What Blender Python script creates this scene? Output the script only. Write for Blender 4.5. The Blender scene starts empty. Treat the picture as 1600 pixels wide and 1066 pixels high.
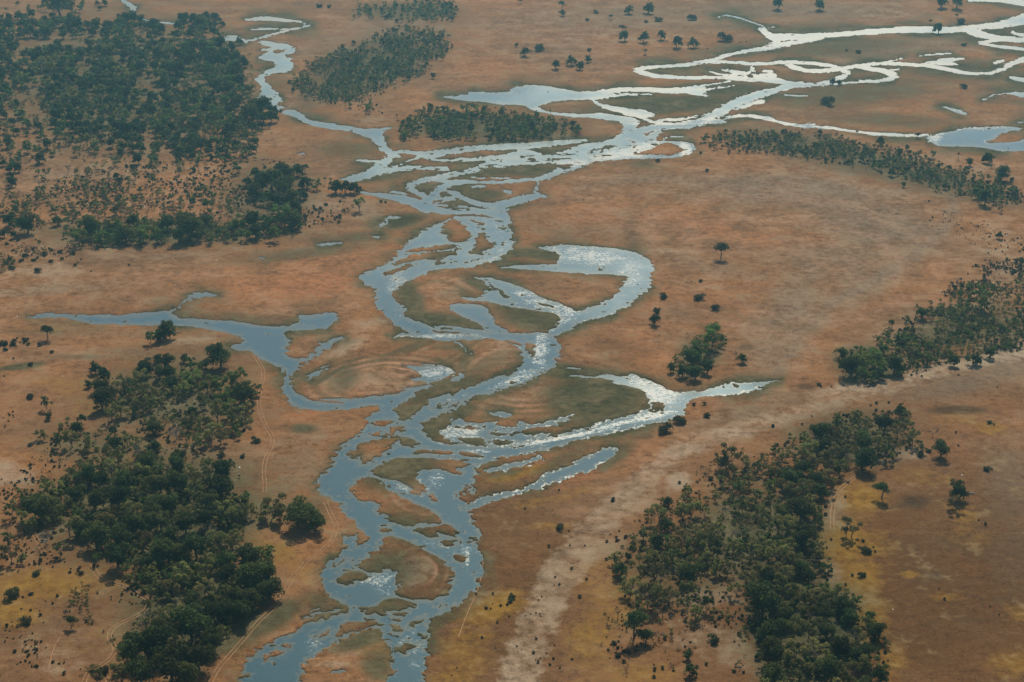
import bpy, math, random
import numpy as np

# ------------------------------------------------------------------ camera, sky, sun, exposure
sc = bpy.context.scene
H = 450.0                      # flying height above the flood plain (m)
FPX = 2790.0                   # focal length in survey units (photo 1600 wide)
PITCH = math.radians(22.5)
cam_d = bpy.data.cameras.new('aerial_camera')
cam = bpy.data.objects.new('aerial_camera', cam_d)
sc.collection.objects.link(cam)
cam_d.sensor_width = 36.0
cam_d.lens = 36.0 * FPX / 1600.0
cam_d.clip_start = 1.0
cam_d.clip_end = 120000.0
cam.location = (0, 0, H)
cam.rotation_euler = (math.pi / 2 - PITCH, 0, 0)
sc.camera = cam

SUN_EL = math.radians(44.0)
SUN_AZ = math.radians(8.0)     # clockwise from +Y, towards +X
world = bpy.data.worlds.new('World')
sc.world = world
world.use_nodes = True
nt = world.node_tree
sky = nt.nodes.new('ShaderNodeTexSky')
sky.sky_type = 'NISHITA'
sky.sun_disc = False
sky.sun_elevation = SUN_EL
sky.sun_rotation = SUN_AZ
sky.altitude = 900
sky.air_density = 1.0
sky.dust_density = 4.0
sky.ozone_density = 1.0
bg = nt.nodes['Background']
bg.inputs['Strength'].default_value = 0.092
nt.links.new(sky.outputs['Color'], bg.inputs['Color'])

from mathutils import Vector
sun_dir = Vector((math.sin(SUN_AZ) * math.cos(SUN_EL), math.cos(SUN_AZ) * math.cos(SUN_EL), math.sin(SUN_EL)))
sun_d = bpy.data.lights.new('sun', 'SUN')
sun_d.energy = 5.0
sun_d.angle = math.radians(0.5)
sun_d.color = (1.0, 0.91, 0.77)
sun = bpy.data.objects.new('sun', sun_d)
sc.collection.objects.link(sun)
sun.rotation_euler = sun_dir.to_track_quat('Z', 'Y').to_euler()

sc.view_settings.view_transform = 'Standard'
sc.view_settings.look = 'None'
sc.view_settings.gamma = 1.0
sc.view_settings.exposure = 0.24
sc.cycles.volume_bounces = 0
sc.cycles.max_bounces = 6
sc.cycles.transparent_max_bounces = 8
sc.cycles.use_denoising = True

# ------------------------------------------------------------------ survey -> world
CP, SP = math.cos(PITCH), math.sin(PITCH)
def to_world(px, py):
    """survey coordinates (the air photo grid) -> point on the plain z = 0"""
    dx = (np.asarray(px, float) - 800.0) / FPX
    dy = (533.0 - np.asarray(py, float)) / FPX
    vz = -SP + CP * dy
    vy = CP + SP * dy
    t = -H / vz
    return dx * t, vy * t
def slant(py):
    """metres per survey unit across the line of sight at a row"""
    dy = (533.0 - py) / FPX
    return H / (SP - CP * dy) / FPX

# ------------------------------------------------------------------ noise
def _hash(ix, iy, seed):
    h = (ix.astype(np.int64) * 374761393 + iy.astype(np.int64) * 668265263 + seed * 2147483647) & 0xffffffff
    h = ((h ^ (h >> 13)) * 1274126177) & 0xffffffff
    return ((h ^ (h >> 16)) & 0xffffff) / float(0xffffff)
def vnoise(x, y, seed=0):
    ix, iy = np.floor(x), np.floor(y)
    fx, fy = x - ix, y - iy
    fx = fx * fx * (3 - 2 * fx); fy = fy * fy * (3 - 2 * fy)
    a = _hash(ix, iy, seed); b = _hash(ix + 1, iy, seed)
    c = _hash(ix, iy + 1, seed); d = _hash(ix + 1, iy + 1, seed)
    return (a * (1 - fx) + b * fx) * (1 - fy) + (c * (1 - fx) + d * fx) * fy
def fbm(x, y, seed=0, octv=3):
    s = 0; a = 0.5; t = 0
    for k in range(octv):
        s = s + a * vnoise(x * 2 ** k, y * 2 ** k, seed + k); t += a; a *= 0.5
    return s / t

# ------------------------------------------------------------------ node helpers
def new_mat(name):
    m = bpy.data.materials.new(name); m.use_nodes = True
    t = m.node_tree
    return m, t, t.nodes['Principled BSDF'], t.nodes['Material Output']
def mixc(t, a, b, fac):
    n = t.nodes.new('ShaderNodeMix'); n.data_type = 'RGBA'
    for sock, v in ((n.inputs[6], a), (n.inputs[7], b), (n.inputs[0], fac)):
        if isinstance(v, (tuple, list)): sock.default_value = (*v, 1.0) if len(v) == 3 else v
        elif isinstance(v, (int, float)): sock.default_value = v
        else: t.links.new(v, sock)
    return n.outputs[2]
def mth(t, op, a, b=None, c=None, clamp=False):
    n = t.nodes.new('ShaderNodeMath'); n.operation = op; n.use_clamp = clamp
    for k, v in enumerate((a, b, c)):
        if v is None: continue
        if isinstance(v, (int, float)): n.inputs[k].default_value = v
        else: t.links.new(v, n.inputs[k])
    return n.outputs[0]
def remap(t, v, a, b, c=0.0, d=1.0):
    n = t.nodes.new('ShaderNodeMapRange'); n.clamp = True
    t.links.new(v, n.inputs[0])
    for k, q in enumerate((a, b, c, d)): n.inputs[k + 1].default_value = q
    return n.outputs[0]
def noise(t, vec, scale, detail=3.0, rough=0.55):
    n = t.nodes.new('ShaderNodeTexNoise'); n.inputs['Scale'].default_value = scale
    n.inputs['Detail'].default_value = detail; n.inputs['Roughness'].default_value = rough
    t.links.new(vec, n.inputs['Vector'])
    return n.outputs['Fac']
def attr(t, name):
    n = t.nodes.new('ShaderNodeAttribute'); n.attribute_name = name
    return n
def mesh_from(name, V, F, mat=None, smooth=False):
    """V (n,3), F (m,k) arrays -> mesh"""
    me = bpy.data.meshes.new(name)
    V = np.asarray(V, np.float32); F = np.asarray(F, np.int32)
    me.vertices.add(len(V)); me.vertices.foreach_set('co', V.ravel())
    k = F.shape[1]
    me.loops.add(F.size); me.loops.foreach_set('vertex_index', F.ravel())
    me.polygons.add(len(F))
    me.polygons.foreach_set('loop_start', np.arange(0, F.size, k, dtype=np.int32))
    me.polygons.foreach_set('use_smooth', np.full(len(F), smooth))
    if mat: me.materials.append(mat)
    me.update(calc_edges=True)
    return me
def link(o, label=None, cat=None, group=None, kind=None, parent=None):
    sc.collection.objects.link(o)
    if label: o['label'] = label
    if cat: o['category'] = cat
    if group: o['group'] = group
    if kind: o['kind'] = kind
    if parent: o.parent = parent
    return o
# ------------------------------------------------------------------ the river, as surveyed
# polygons of open water
WATER = """
598,634 586,645 573,660 555,682 533,697 523,715 513,733 498,750 498,768 513,778 530,793 541,805 553,816 560,826 553,836 540,838 536,845 539,859 520,869 508,884 503,907 508,924 523,935 545,949 547,956 510,966 483,974 460,989 423,1002 393,1024 382,1037 375,1066 366,1120 380,1160 650,1160 655,1110 662,1066 666,1024 671,1007 669,974 678,962 711,949 736,927 753,899 754,877 747,857 750,840 736,817 733,800 723,785 721,779 727,764 740,752 741,740 745,730 760,722 786,715 814,710 838,706 850,702 875,696 870,682 842,686 814,692 786,697 749,698 715,694 704,694 681,690 664,681 659,669 661,660 685,649 688,645 672,640 655,642 634,658 630,658 618,653 615,643 618,632
712,338 789,340 799,362 803,379 797,392 778,406 760,411 741,417 703,420 673,423 654,432 622,447 612,460 600,475 588,470 588,450 573,446 559,435 575,424 600,414 622,399 624,389 634,381 666,359 685,349 701,343
778,418 800,415 873,413 875,408 873,396 858,392 838,387 870,383 920,384 960,389 995,394 1020,408 1017,436 1017,448 1000,461 985,475 960,490 930,498 908,505 893,513 878,524 862,527 850,522 868,510 878,498 890,492 893,488 910,487 930,478 955,465 970,452 975,441 987,434 973,429 935,428 883,426 820,421 800,420
737,434 760,434 780,437 799,443 821,452 840,462 859,471 878,474 889,481 900,490 898,500 885,505 879,501 872,494 859,488 834,484 806,481 780,476 767,472 731,469 723,464 746,466 760,464 756,456 773,455 767,451 756,445 761,439
699,475 720,476 739,476 757,479 758,484 769,498 778,509 795,518 788,522 761,520 759,514 741,502 720,494 707,486
675,513 686,507 705,509 731,514 759,516 763,522 731,522 705,518 683,516
588,450 600,450 612,456 620,472 631,478 633,493 651,503 671,510 688,518 726,523 758,520 776,518 785,520 850,520 866,526 876,540 875,551 868,565 855,580 830,593 808,603 763,615 740,620 715,636 685,649 661,660 650,660 634,658 649,649 661,636 678,624 700,617 712,613 738,604 763,593 788,588 808,580 815,568 818,553 808,540 778,529 748,530 713,534 681,533 658,528 641,520 626,513 613,503 598,490 586,473
681,674 700,669 714,653 725,655 731,660 749,661 787,658 775,664 804,668 815,664 804,661 822,659 830,665 860,658 880,652 895,644 897,647 885,656 860,665 842,669 815,673 822,682 857,677 862,680 815,692 786,697 749,698 715,694 700,690 690,680
842,686 878,682 906,671 934,661 962,656 1000,645 1033,643 1037,630 1058,613 1076,615 1075,633 1063,648 1051,653 1001,668 950,678 900,689 875,697 850,703
938,589 948,584 976,590 986,583 1013,595 1058,613 1062,622 1037,634 1033,640 1016,648 993,647 1016,633 1013,628 1011,615 995,606 975,602 958,598 972,596
1055,613 1105,610 1135,600 1156,597 1196,597 1220,593 1198,600 1178,613 1130,618 1090,620 1074,626 1060,624
39,498 56,491 90,489 131,492 178,493 221,490 244,487 262,485 268,492 281,498 333,500 363,501 400,508 433,511 458,508 468,503 466,495 478,491 485,495 508,489 530,489 528,496 520,505 515,513 483,515 445,516 444,525 453,535 443,545 448,558 468,562 488,553 505,535 525,526 544,528 525,533 513,543 495,555 475,568 463,580 453,593 455,605 473,623 495,630 510,622 550,624 590,618 618,613 641,607 666,603 673,600 678,604 651,615 631,628 615,643 618,653 630,658 625,664 600,664 573,661 585,645 598,633 565,634 545,640 513,643 488,640 460,638 448,620 438,603 445,590 443,578 425,567 400,555 391,550 366,545 358,541 383,534 376,528 351,518 301,509 276,508 200,508 175,509 140,505 113,499 95,496
300,461 316,455 331,459 346,461 321,464 300,468
479,598 485,583 500,578 525,566 505,578 493,590
626,569 646,573 701,573 711,580 706,590 676,597 671,603 666,595 636,595 658,588 651,580
705,595 713,587 728,580 723,590 711,597
768,645 780,643 790,645 798,648 797,654 785,653 775,650
764,733 783,728 801,725 826,720 836,713 843,710 849,712 841,723 821,728 796,735 773,740 763,740
722,802 727,790 735,784 745,778 790,768 806,766 830,757 850,745 880,731 910,715 935,703 950,699 962,698 966,702 960,712 945,721 920,735 890,747 860,757 840,765 815,771 795,776 770,784 750,792 735,800
402,64 420,64 435,68 452,69 465,78 459,83 448,84 443,91 455,90 456,98 459,108 450,113 435,114 414,118 409,123 420,132 429,143 439,154 441,158 431,160 435,166 450,167 435,169 437,177 450,171 463,173 469,179 486,188 510,192 536,196 574,203 611,198 613,200 597,207 602,220 610,235 626,243 618,248 608,244 600,238 590,228 584,219 564,210 548,205 510,202 486,196 478,192 461,184 450,180 439,177 431,168 418,171 412,164 411,158 404,151 409,141 408,132 395,122 413,115 418,108 431,104 428,96 414,95 402,90 414,85 424,79 392,80 414,77 429,74 405,69
688,151 705,151 731,148 728,144 741,143 780,145 802,143 800,139 806,135 831,133 857,135 885,140 902,144 923,143 964,137 1005,137 1052,138 1085,133 1110,136 1090,140 1100,142 1102,150 1075,146 1052,147 1024,144 986,143 955,146 943,151 928,156 911,156 885,156 859,159 846,164 838,169 855,174 885,178 923,179 935,176 960,180 990,185 1003,190 985,190 964,188 940,186 885,182 855,177 834,173 823,168 825,166 804,164 781,163 756,159 731,158 698,153
936,167 945,163 968,168 1005,172 1024,178 1013,183 1005,187 985,182 968,176
963,188 975,195 969,206 985,212 1000,208 994,202 992,195 1002,190 985,188
969,205 968,214 940,222 900,228 885,238 866,240 827,244 802,246 780,246 768,250 766,258 780,263 808,258 855,256 893,256 894,263 877,265 862,269 858,276 866,276 878,271 911,261 936,250 968,249 1024,248 1061,245 1078,241 1085,235 1084,226 1073,222 1045,221 1024,221 1026,212 1035,207 1037,204 1005,202
1435,100 1454,97 1469,92 1488,90 1508,90 1502,93 1488,96 1489,99 1500,102 1516,103 1469,101 1440,102
1550,99 1560,93 1568,93 1570,97 1560,100 1552,101
1576,120 1590,121 1610,124 1640,126 1640,134 1610,131 1590,127 1580,123
1468,165 1480,168 1498,172 1514,179 1500,178 1485,173
1448,213 1476,207 1513,200 1563,197 1591,199 1598,204 1576,205 1561,210 1551,218 1538,222 1551,224 1588,222 1602,217 1650,213 1650,237 1602,236 1563,237 1521,228 1483,229 1456,227
"""
# dry islands and reed beds inside that water
ISLES = """
598,842 596,853 583,867 568,875 551,884 568,894 583,895 611,887 618,904 621,914 618,928 636,936 658,939 686,938 703,924 707,909 707,892 688,874 661,859 636,847 621,839
525,904 535,897 553,890 565,895 578,902 560,907 545,914 533,912
565,957 578,947 601,938 623,934 648,942 643,947 621,954 601,954 586,959 568,961
462,1160 465,1066 470,1050 483,1032 500,1019 520,1007 545,997 560,987 580,982 596,981 599,994 604,1007 613,1017 614,1040 611,1055 601,1066 590,1110 585,1160
533,977 551,972 593,969 597,978 580,979 540,992 520,997
490,994 500,987 523,982 510,992 495,998
410,1034 413,1025 430,1017 445,1018 428,1026 414,1036
443,1012 448,1006 455,1009 450,1014
623,1012 633,1006 651,1007 661,1007 643,1012 638,1022 628,1022
611,982 618,974 628,977 626,987 616,987
636,977 651,969 666,966 661,972 638,980
615,959 638,954 631,963 618,963
706,869 721,867 727,874 726,880 711,877
680,845 701,843 718,845 711,852 693,853
643,825 661,824 686,821 708,819 715,839 703,840 683,832 686,839 668,842 653,832
593,827 606,825 611,830 601,834
555,854 553,849 558,837 553,827 565,829 573,839 568,852
520,889 530,877 548,872 535,879
681,949 693,942 694,944 683,951
579,664 590,657 610,655 618,660 603,666 585,665
600,681 613,670 631,662 629,673 615,680
575,680 590,673 600,675 585,681
545,708 558,694 580,688 605,684 625,685 623,690 605,704 590,715 575,726 560,726 566,711 553,720 545,713
625,685 641,683 658,694 651,700 636,698 623,694
645,707 658,703 676,704 708,704 711,708 691,711 671,709 651,712
713,706 733,706 756,711 753,716 738,716 728,713
575,740 590,730 613,718 631,715 676,716 723,721 726,726 716,738 713,743 698,738 686,731 668,731 648,740 651,748 663,758 665,765 658,774 645,773 643,765 631,755 618,750 598,748 593,745
545,768 550,760 560,748 590,746 600,758 615,773 641,783 663,793 681,803 696,813 691,819 663,817 638,822 628,822 613,813 605,803 587,799 600,797 598,788 580,782 568,785 555,779
668,775 676,770 683,778 681,784 673,783
708,775 713,770 717,773 713,779
738,752 747,743 752,748 742,757
630,394 647,389 671,384 698,381 722,383 705,389 681,391 656,394 637,396
611,415 621,406 637,400 660,395 683,392 703,392 716,387 722,386 712,393 703,400 690,405 675,407 672,405 654,406 636,411 619,416
746,364 756,361 759,372 767,379 773,384 765,391 750,394 735,398 729,396 739,389 744,381
720,411 743,406 759,400 750,406 731,412
673,412 690,409 701,407 690,413 675,414
686,361 701,344 711,342 724,347 731,361 738,368 731,377 716,380 701,377 696,374 702,366 694,366
731,342 743,344 759,351 754,354 743,348
600,423 619,419 634,415 654,410 643,417 624,424 611,430 600,432
759,440 769,445 782,454 799,466 793,467 784,464 774,454 763,445
838,472 853,475 872,482 863,482 844,476
668,514 690,518 720,520 737,522 705,522 680,520
818,534 838,538 835,555 829,560 823,548
783,530 800,531 813,536 808,539 793,534
672,641 685,634 702,628 711,625 700,631 685,638
694,637 715,629 724,623 717,631 700,639
714,684 739,684 762,686 764,694 749,697 730,694
765,686 786,688 809,691 796,695 777,696
762,676 779,674 794,678 790,680 768,679
706,670 730,667 753,671 730,671
657,671 668,673 685,681 702,688 702,692 681,688 663,680
1016,630 1033,629 1036,638 1026,645 1016,644
1142,603 1150,600 1158,603 1150,607
493,622 510,627 545,629 530,632 500,628
424,81 433,77 448,79 435,86
413,153 424,152 426,156 416,158
979,243 1014,235 1024,226 1043,222 1061,228 1071,235 1052,243 1024,242
913,241 930,233 949,226 968,228 956,231 939,235 923,239
979,218 999,224 986,223
984,230 992,226 996,228 988,231
848,250 885,246 870,251 849,252
894,254 915,254 904,256
917,245 949,244 930,247
1006,211 1013,206 1033,204 1022,207 1013,213
"""
# narrower channels: x,y,width
STREAMS = """
186,-30,4 186,-8,4 192,2,4 203,7,6 210,12,7 206,18,5 208,26,4 225,32,2 242,34,2 270,37,2
382,32,1.5 395,30,5 415,29,6 440,31,5 460,33,3 475,35,2 476,40,2
484,40,1.5 470,43,3 445,49,3 420,55,3 400,61,3 385,64,2
389,47,1.5 405,45.5,3 430,45.5,2 452,45,1
342,64,1 355,60,7 367,60,9 378,63,6 386,66,2
265,486,3 278,479,3 292,469,4 301,464,6
610,245,10 600,255,14 588,265,14 570,275,12 550,280,8 535,281,3
557,251,2 575,252,3 592,252,4
612,240,5 630,237,5 655,240,6 675,242,11 690,239,9 720,234,8 750,231,8 787,229.5,9 825,229,10 862,224,7 900,221,6 915,219,3
655,243,3 670,248,3 690,251,3 712,250.5,4 740,249,5 770,247,7 800,244,9 815,238,9 830,241,9 850,245,7 880,242,9 910,236,10
585,272,7 600,268,8 620,264,7 650,262,5 680,263,6 700,264,5
611,263,2 637,253,3 656,246,3
790,246,8 768,252,11 755,262,8 731,268,8 700,274,8 678,279,9 660,282,8 645,287,10 638,292,7 650,300,7 662,306,7
875,267,8 862,273,7 850,279,6 806,283,5 770,286,4 740,285,5 712,284,9 697,290,10 687,297,12 676,306,13 668,315,16 670,325,16
677,281,4 693,283,6 705,286,8
565,301,3 585,304,5 605,307,9 630,311,11 650,318,14 668,325,16
609,300,2 620,300,4 633,303,3
665,318,16 675,328,10 703,331,8 731,331,8 760,331,9 780,333,14 790,345,16
676,322,2 690,316,3 712,309,3 700,312,3
699,299,3 712,303,8 727,310,7 742,318,7 760,322,8 780,321,12 800,315,12 825,309,10 843,306,8 849,308,3
780,321,14 785,337,16
680,312,3 700,309,3 718,309,3
677,321,3 712,321,3 740,326,3 760,329,3
840,284,2.5 841,290,2.5 833,294,2.5 836,299,3 842,304,5
785,298,2 795,300,5 801,303,3
741,293,3 758,291,2
735,278,2 757,277.5,2
769,278,2 797,278,2.5
930,155,4 955,150,3 985,147,2.5 1020,148,1.5
926,156,4 932,161,4 940,166,6
1008,187,3 1025,192,3 1050,195,4 1080,194,4
975,212,14 1000,204,10 1030,198,9 1060,197,10 1090,192,12 1110,184,13 1130,172,14 1150,160,13 1180,150,11 1215,140,9 1240,133,8 1250,131,8
1111,190,8 1131,190,4
1150,170,4 1170,163,6 1185,160,5 1199,157,2
1185,148,3 1200,142,6
1027,191,2 1035,187,3 1055,187,5 1070,186,4 1080,183,3 1088,181,2
1245,132,8 1214,128,5 1186,125,6 1149,122,6 1111,121,4.5 1055,121,4.5 1025,119,6 1003,114,7 994,110,6 1005,106,5 1032,104,5 1064,102,5 1096,98,6 1115,93,6 1139,86,6 1167,80,5 1192,77,6 1210,71,10 1215,64,12 1205,57,10 1190,47,8 1185,45,4
1210,60,14 1225,58,11 1250,58,8 1280,56,8 1320,53,7 1360,50,8 1400,47,8 1430,46,10 1465,47,10 1500,46,9 1520,43,7 1560,40,10 1600,30,16 1640,20,20 1760,6,20
1215,72,8 1245,66,6 1262,64,6 1285,60,3
1505,43,8 1522,50,14 1540,56,9 1560,59,6 1580,61,7 1620,64,8 1760,70,9
1600,64,4 1560,63,4 1535,66,4 1530,68,3 1545,71,4 1570,74,4 1600,77,5 1640,80,6 1760,80,6
1581,50,3 1590,54,5 1604,55,6
1513,1,3 1560,1,4 1590,4,9 1620,8,12 1760,20,12
1121,26.5,1.5 1135,24,2 1155,28,1.5 1172,34,1.5 1190,40,1.5 1194,44,2
1200,43,2 1213,42,1
1100,97,5 1120,97,4 1150,98,4 1180,100,5 1200,99,4 1215,97,4 1240,97,5 1270,99,6 1300,103,5 1312,105,3
1227,99,5 1240,105,8 1255,110,7 1280,112,6 1312,108,5 1338,103,6 1360,100,5 1385,99,5 1418,101,5 1440,102,4 1463,105,5 1488,110,7 1505,114,5 1530,116,3 1551,114,4 1565,108,6 1583,99,7 1600,92,9 1650,80,10 1760,60,10
1338,103,5 1350,106,6 1370,109,7 1390,114,8 1400,119,9 1395,124,7 1370,127,4 1340,128,3 1310,131,3 1290,132,4
1312,109,4 1325,113,6 1326,118,6 1310,122,6 1297,126,5 1285,131,5 1265,134,6 1245,133,8
1188,122,6 1205,122,8 1225,128,5 1245,132,7
1105,112,1.5 1130,117,3 1150,118,5
1130,109,2 1150,113,6 1165,117,8
1172,104,3 1176,108,5 1168,113,6 1160,118,8
1192,111,3 1205,112,4 1208,113,2
1180,118,6 1210,118,7
1055,138,1.5 1090,136,3 1120,130,1.5 1140,127,2
1080,141,4 1110,139,2 1146,134,1.5
1080,146,2.5 1103,150,2
1438,87.5,1.5 1460,85,2 1487,84,1.5
1391,97,2 1402,93,2 1413,91,1.5
1394,110,3 1408,108,2
1536,157,2 1548,151,2 1560,147,2 1580,145,3 1600,149,8 1640,155,12
1130,187,3 1140,182,5 1165,180,4 1185,182,5 1205,187,6 1222,193,5 1257,197,4.5 1300,200,3.5 1330,205,3.5 1363,210,4 1400,211,4 1425,211,4 1448,211,4
1588,193,1.5 1600,190,2
1227,149,1.5 1245,149.5,2.5 1260,149,2
1255,197,5 1262,195,3 1270,193,1.5
500,383,2 512,381,3.5 530,379,1.5
592,353,2 602,350,3 603,344,3 612,339,5 622,340,3
585,371,2 592,371,3
465,240,2 478,239.5,2
405,403,2 413,404,1.5
890,588,2 915,588,1.5 938,589,2 948,585,2
616,528,2 631,523,4 651,524,5
714,536,3 724,541,2 731,550,3
485,953,3 500,950,2
490,960,4 505,957,3 530,953,4
470,966,2 490,962,3
736,770,6 741,757,5 738,745,5 746,738,3
512,1052,2 528,1051,7 543,1051,2
660,570,2 690,572,2
885,575,2 905,577,2
830,700,3 846,703,5 858,701,4
1038,222,2 1045,213,2 1068,214,1.5
1015,215,2 1030,205,2 1036,204,2
1001,665,2 1012,652,2
870,660,3 893,648,3
875,690,3 880,690,2
"""
def parse(txt):
    out = []
    for ln in txt.strip().splitlines():
        if ln.strip(): out.append(np.array([[float(v) for v in p.split(',')] for p in ln.split()]))
    return out
def chaikin(P, closed, n=2):
    for _ in range(n):
        Q = np.roll(P, -1, 0) if closed else P[1:]
        A = P if closed else P[:-1]
        N = np.empty((2 * len(A), P.shape[1]))
        N[0::2] = .78 * A + .22 * Q; N[1::2] = .22 * A + .78 * Q
        if not closed: N = np.vstack([P[:1], N, P[-1:]])
        P = N
    return P

STEP = 1.25
GU = np.arange(-150, 1750 + .1, STEP); GV = np.arange(-75, 1165 + .1, STEP)
GX, GY = np.meshgrid(GU, GV)
WX, WY = to_world(GX, GY)
# ragged banks: the survey is warped with noise that lives on the ground
n1 = fbm(WX / 9, WY / 9, 3, 3) - .5; n2 = fbm(WX / 9 + 50, WY / 9, 9, 3) - .5
n3 = vnoise(WX / 2.6, WY / 2.6, 21) - .5
mpu = slant(GY)                     # metres per unit
k = np.clip(0.42 / mpu, .55, 1.3)
n4 = vnoise(WX / 1.1, WY / 1.4, 31) - .5
QX = (GX + (n1 * 12 + n3 * 10.0 + n4 * 5) * k).astype(np.float32)
QY = (GY + (n2 * 4.6 + n3 * 2.2 + n4 * 1.2) * k).astype(np.float32)
def window(x0, y0, x1, y1, m):
    i0 = max(0, int((x0 - m - GU[0]) / STEP)); i1 = min(len(GU), int((x1 + m - GU[0]) / STEP) + 2)
    j0 = max(0, int((y0 - m - GV[0]) / STEP)); j1 = min(len(GV), int((y1 + m - GV[0]) / STEP) + 2)
    return slice(j0, j1), slice(i0, i1)
def sd_poly(P, X, Y):
    d = np.full(X.shape, 1e9, np.float32); ins = np.zeros(X.shape, bool)
    for a, b in zip(P, np.roll(P, -1, 0)):
        ex, ey = b - a; L = ex * ex + ey * ey
        if L < 1e-9: continue
        t = np.clip(((X - a[0]) * ex + (Y - a[1]) * ey) / L, 0, 1)
        d = np.minimum(d, (X - a[0] - t * ex) ** 2 + (Y - a[1] - t * ey) ** 2)
        if ey != 0:
            c = ((a[1] <= Y) != (b[1] <= Y)) & (X < a[0] + (Y - a[1]) / ey * ex)
            ins ^= c
    return np.where(ins, np.sqrt(d), -np.sqrt(d))
MAR = 60
FLD = np.full(GX.shape, -float(MAR), np.float32)     # signed distance to the bank, + in the water
def add_stream(P, fld, m=MAR, n=2):
    P = chaikin(P, False, n)
    for a, b in zip(P[:-1], P[1:]):
        w = window(min(a[0], b[0]), min(a[1], b[1]), max(a[0], b[0]), max(a[1], b[1]), m)
        X, Y = QX[w], QY[w]
        if X.size == 0: continue
        ex, ey = b[0] - a[0], b[1] - a[1]; L = ex * ex + ey * ey + 1e-9
        t = np.clip(((X - a[0]) * ex + (Y - a[1]) * ey) / L, 0, 1)
        s = (a[2] + (b[2] - a[2]) * t) / 2 - np.sqrt((X - a[0] - t * ex) ** 2 + (Y - a[1] - t * ey) ** 2)
        fld[w] = np.maximum(fld[w], s)
for P in parse(WATER):
    P = chaikin(P, True, 2)
    w = window(P[:, 0].min(), P[:, 1].min(), P[:, 0].max(), P[:, 1].max(), MAR)
    FLD[w] = np.maximum(FLD[w], sd_poly(P, QX[w], QY[w]))
for P in parse(ISLES):
    P = chaikin(P, True, 2)
    w = window(P[:, 0].min(), P[:, 1].min(), P[:, 0].max(), P[:, 1].max(), 8)
    s = sd_poly(P, QX[w], QY[w])
    FLD[w] = np.minimum(FLD[w], np.where(s > -8, -s, 60))
for P in parse(STREAMS): add_stream(P, FLD)

def brush(txt, soft=1.0):
    """x,y,rx,ry,angle_deg,strength;... soft spots on the survey grid"""
    A = np.zeros(GX.shape, np.float32)
    for s in txt.replace('\n', ' ').split():
        x, y, rx, ry, an, st = [float(v) for v in s.split(',')]
        w = window(x - 2.2 * max(rx, ry), y - 2.2 * max(rx, ry), x + 2.2 * max(rx, ry), y + 2.2 * max(rx, ry), 0)
        if GX[w].size == 0: continue
        c, q = math.cos(math.radians(an)), math.sin(math.radians(an))
        u = (GX[w] - x) * c + (GY[w] - y) * q; v = -(GX[w] - x) * q + (GY[w] - y) * c
        r = (u / rx) ** 2 + (v / ry) ** 2
        A[w] = np.maximum(A[w], st * np.exp(-r ** 1.5 * .7))
    return A
# reed tufts standing in the shallows
REEDY = brush("""690,255,90,18,0,1 860,250,90,14,-8,1 720,322,50,10,8,1 770,365,26,26,0,1 700,405,60,14,-20,.9
 600,720,60,50,0,.8 640,830,70,40,0,.8 620,1000,50,40,0,1 720,850,25,40,0,.7 760,680,70,18,0,.8 800,600,40,12,-20,.8
 1160,118,60,10,0,.9 1020,230,50,14,0,.8 430,1020,40,20,-30,.6 600,945,50,10,0,.5 720,720,40,8,0,.6 800,470,50,20,20,.6 700,515,50,6,0,.8
 640,490,20,40,-30,.4 425,158,14,10,0,.8 1200,105,60,8,0,.7 560,880,50,20,-40,.6 690,750,26,20,30,.8""")
rn = .6 * fbm(WX / 9, WY / 4.5, 40, 3) + .4 * fbm(WX / 3.2, WY / 2.6, 44, 2)
OPEN = FLD
FLD = np.where((FLD > 0) & (FLD < 16), np.minimum(FLD, (0.745 - .155 * REEDY - rn) * 40), FLD)
WET = FLD
# tidy numbers used by ground and water
SHORE = np.clip(-FLD, 0, MAR)
def interp(A, px, py):
    u = np.clip((np.asarray(px, float) - GU[0]) / STEP, 0, len(GU) - 1.001); v = np.clip((np.asarray(py, float) - GV[0]) / STEP, 0, len(GV) - 1.001)
    i, j = u.astype(int), v.astype(int); fu, fv = u - i, v - j
    return (A[j, i] * (1 - fu) + A[j, i + 1] * fu) * (1 - fv) + (A[j + 1, i] * (1 - fu) + A[j + 1, i + 1] * fu) * fv
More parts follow.
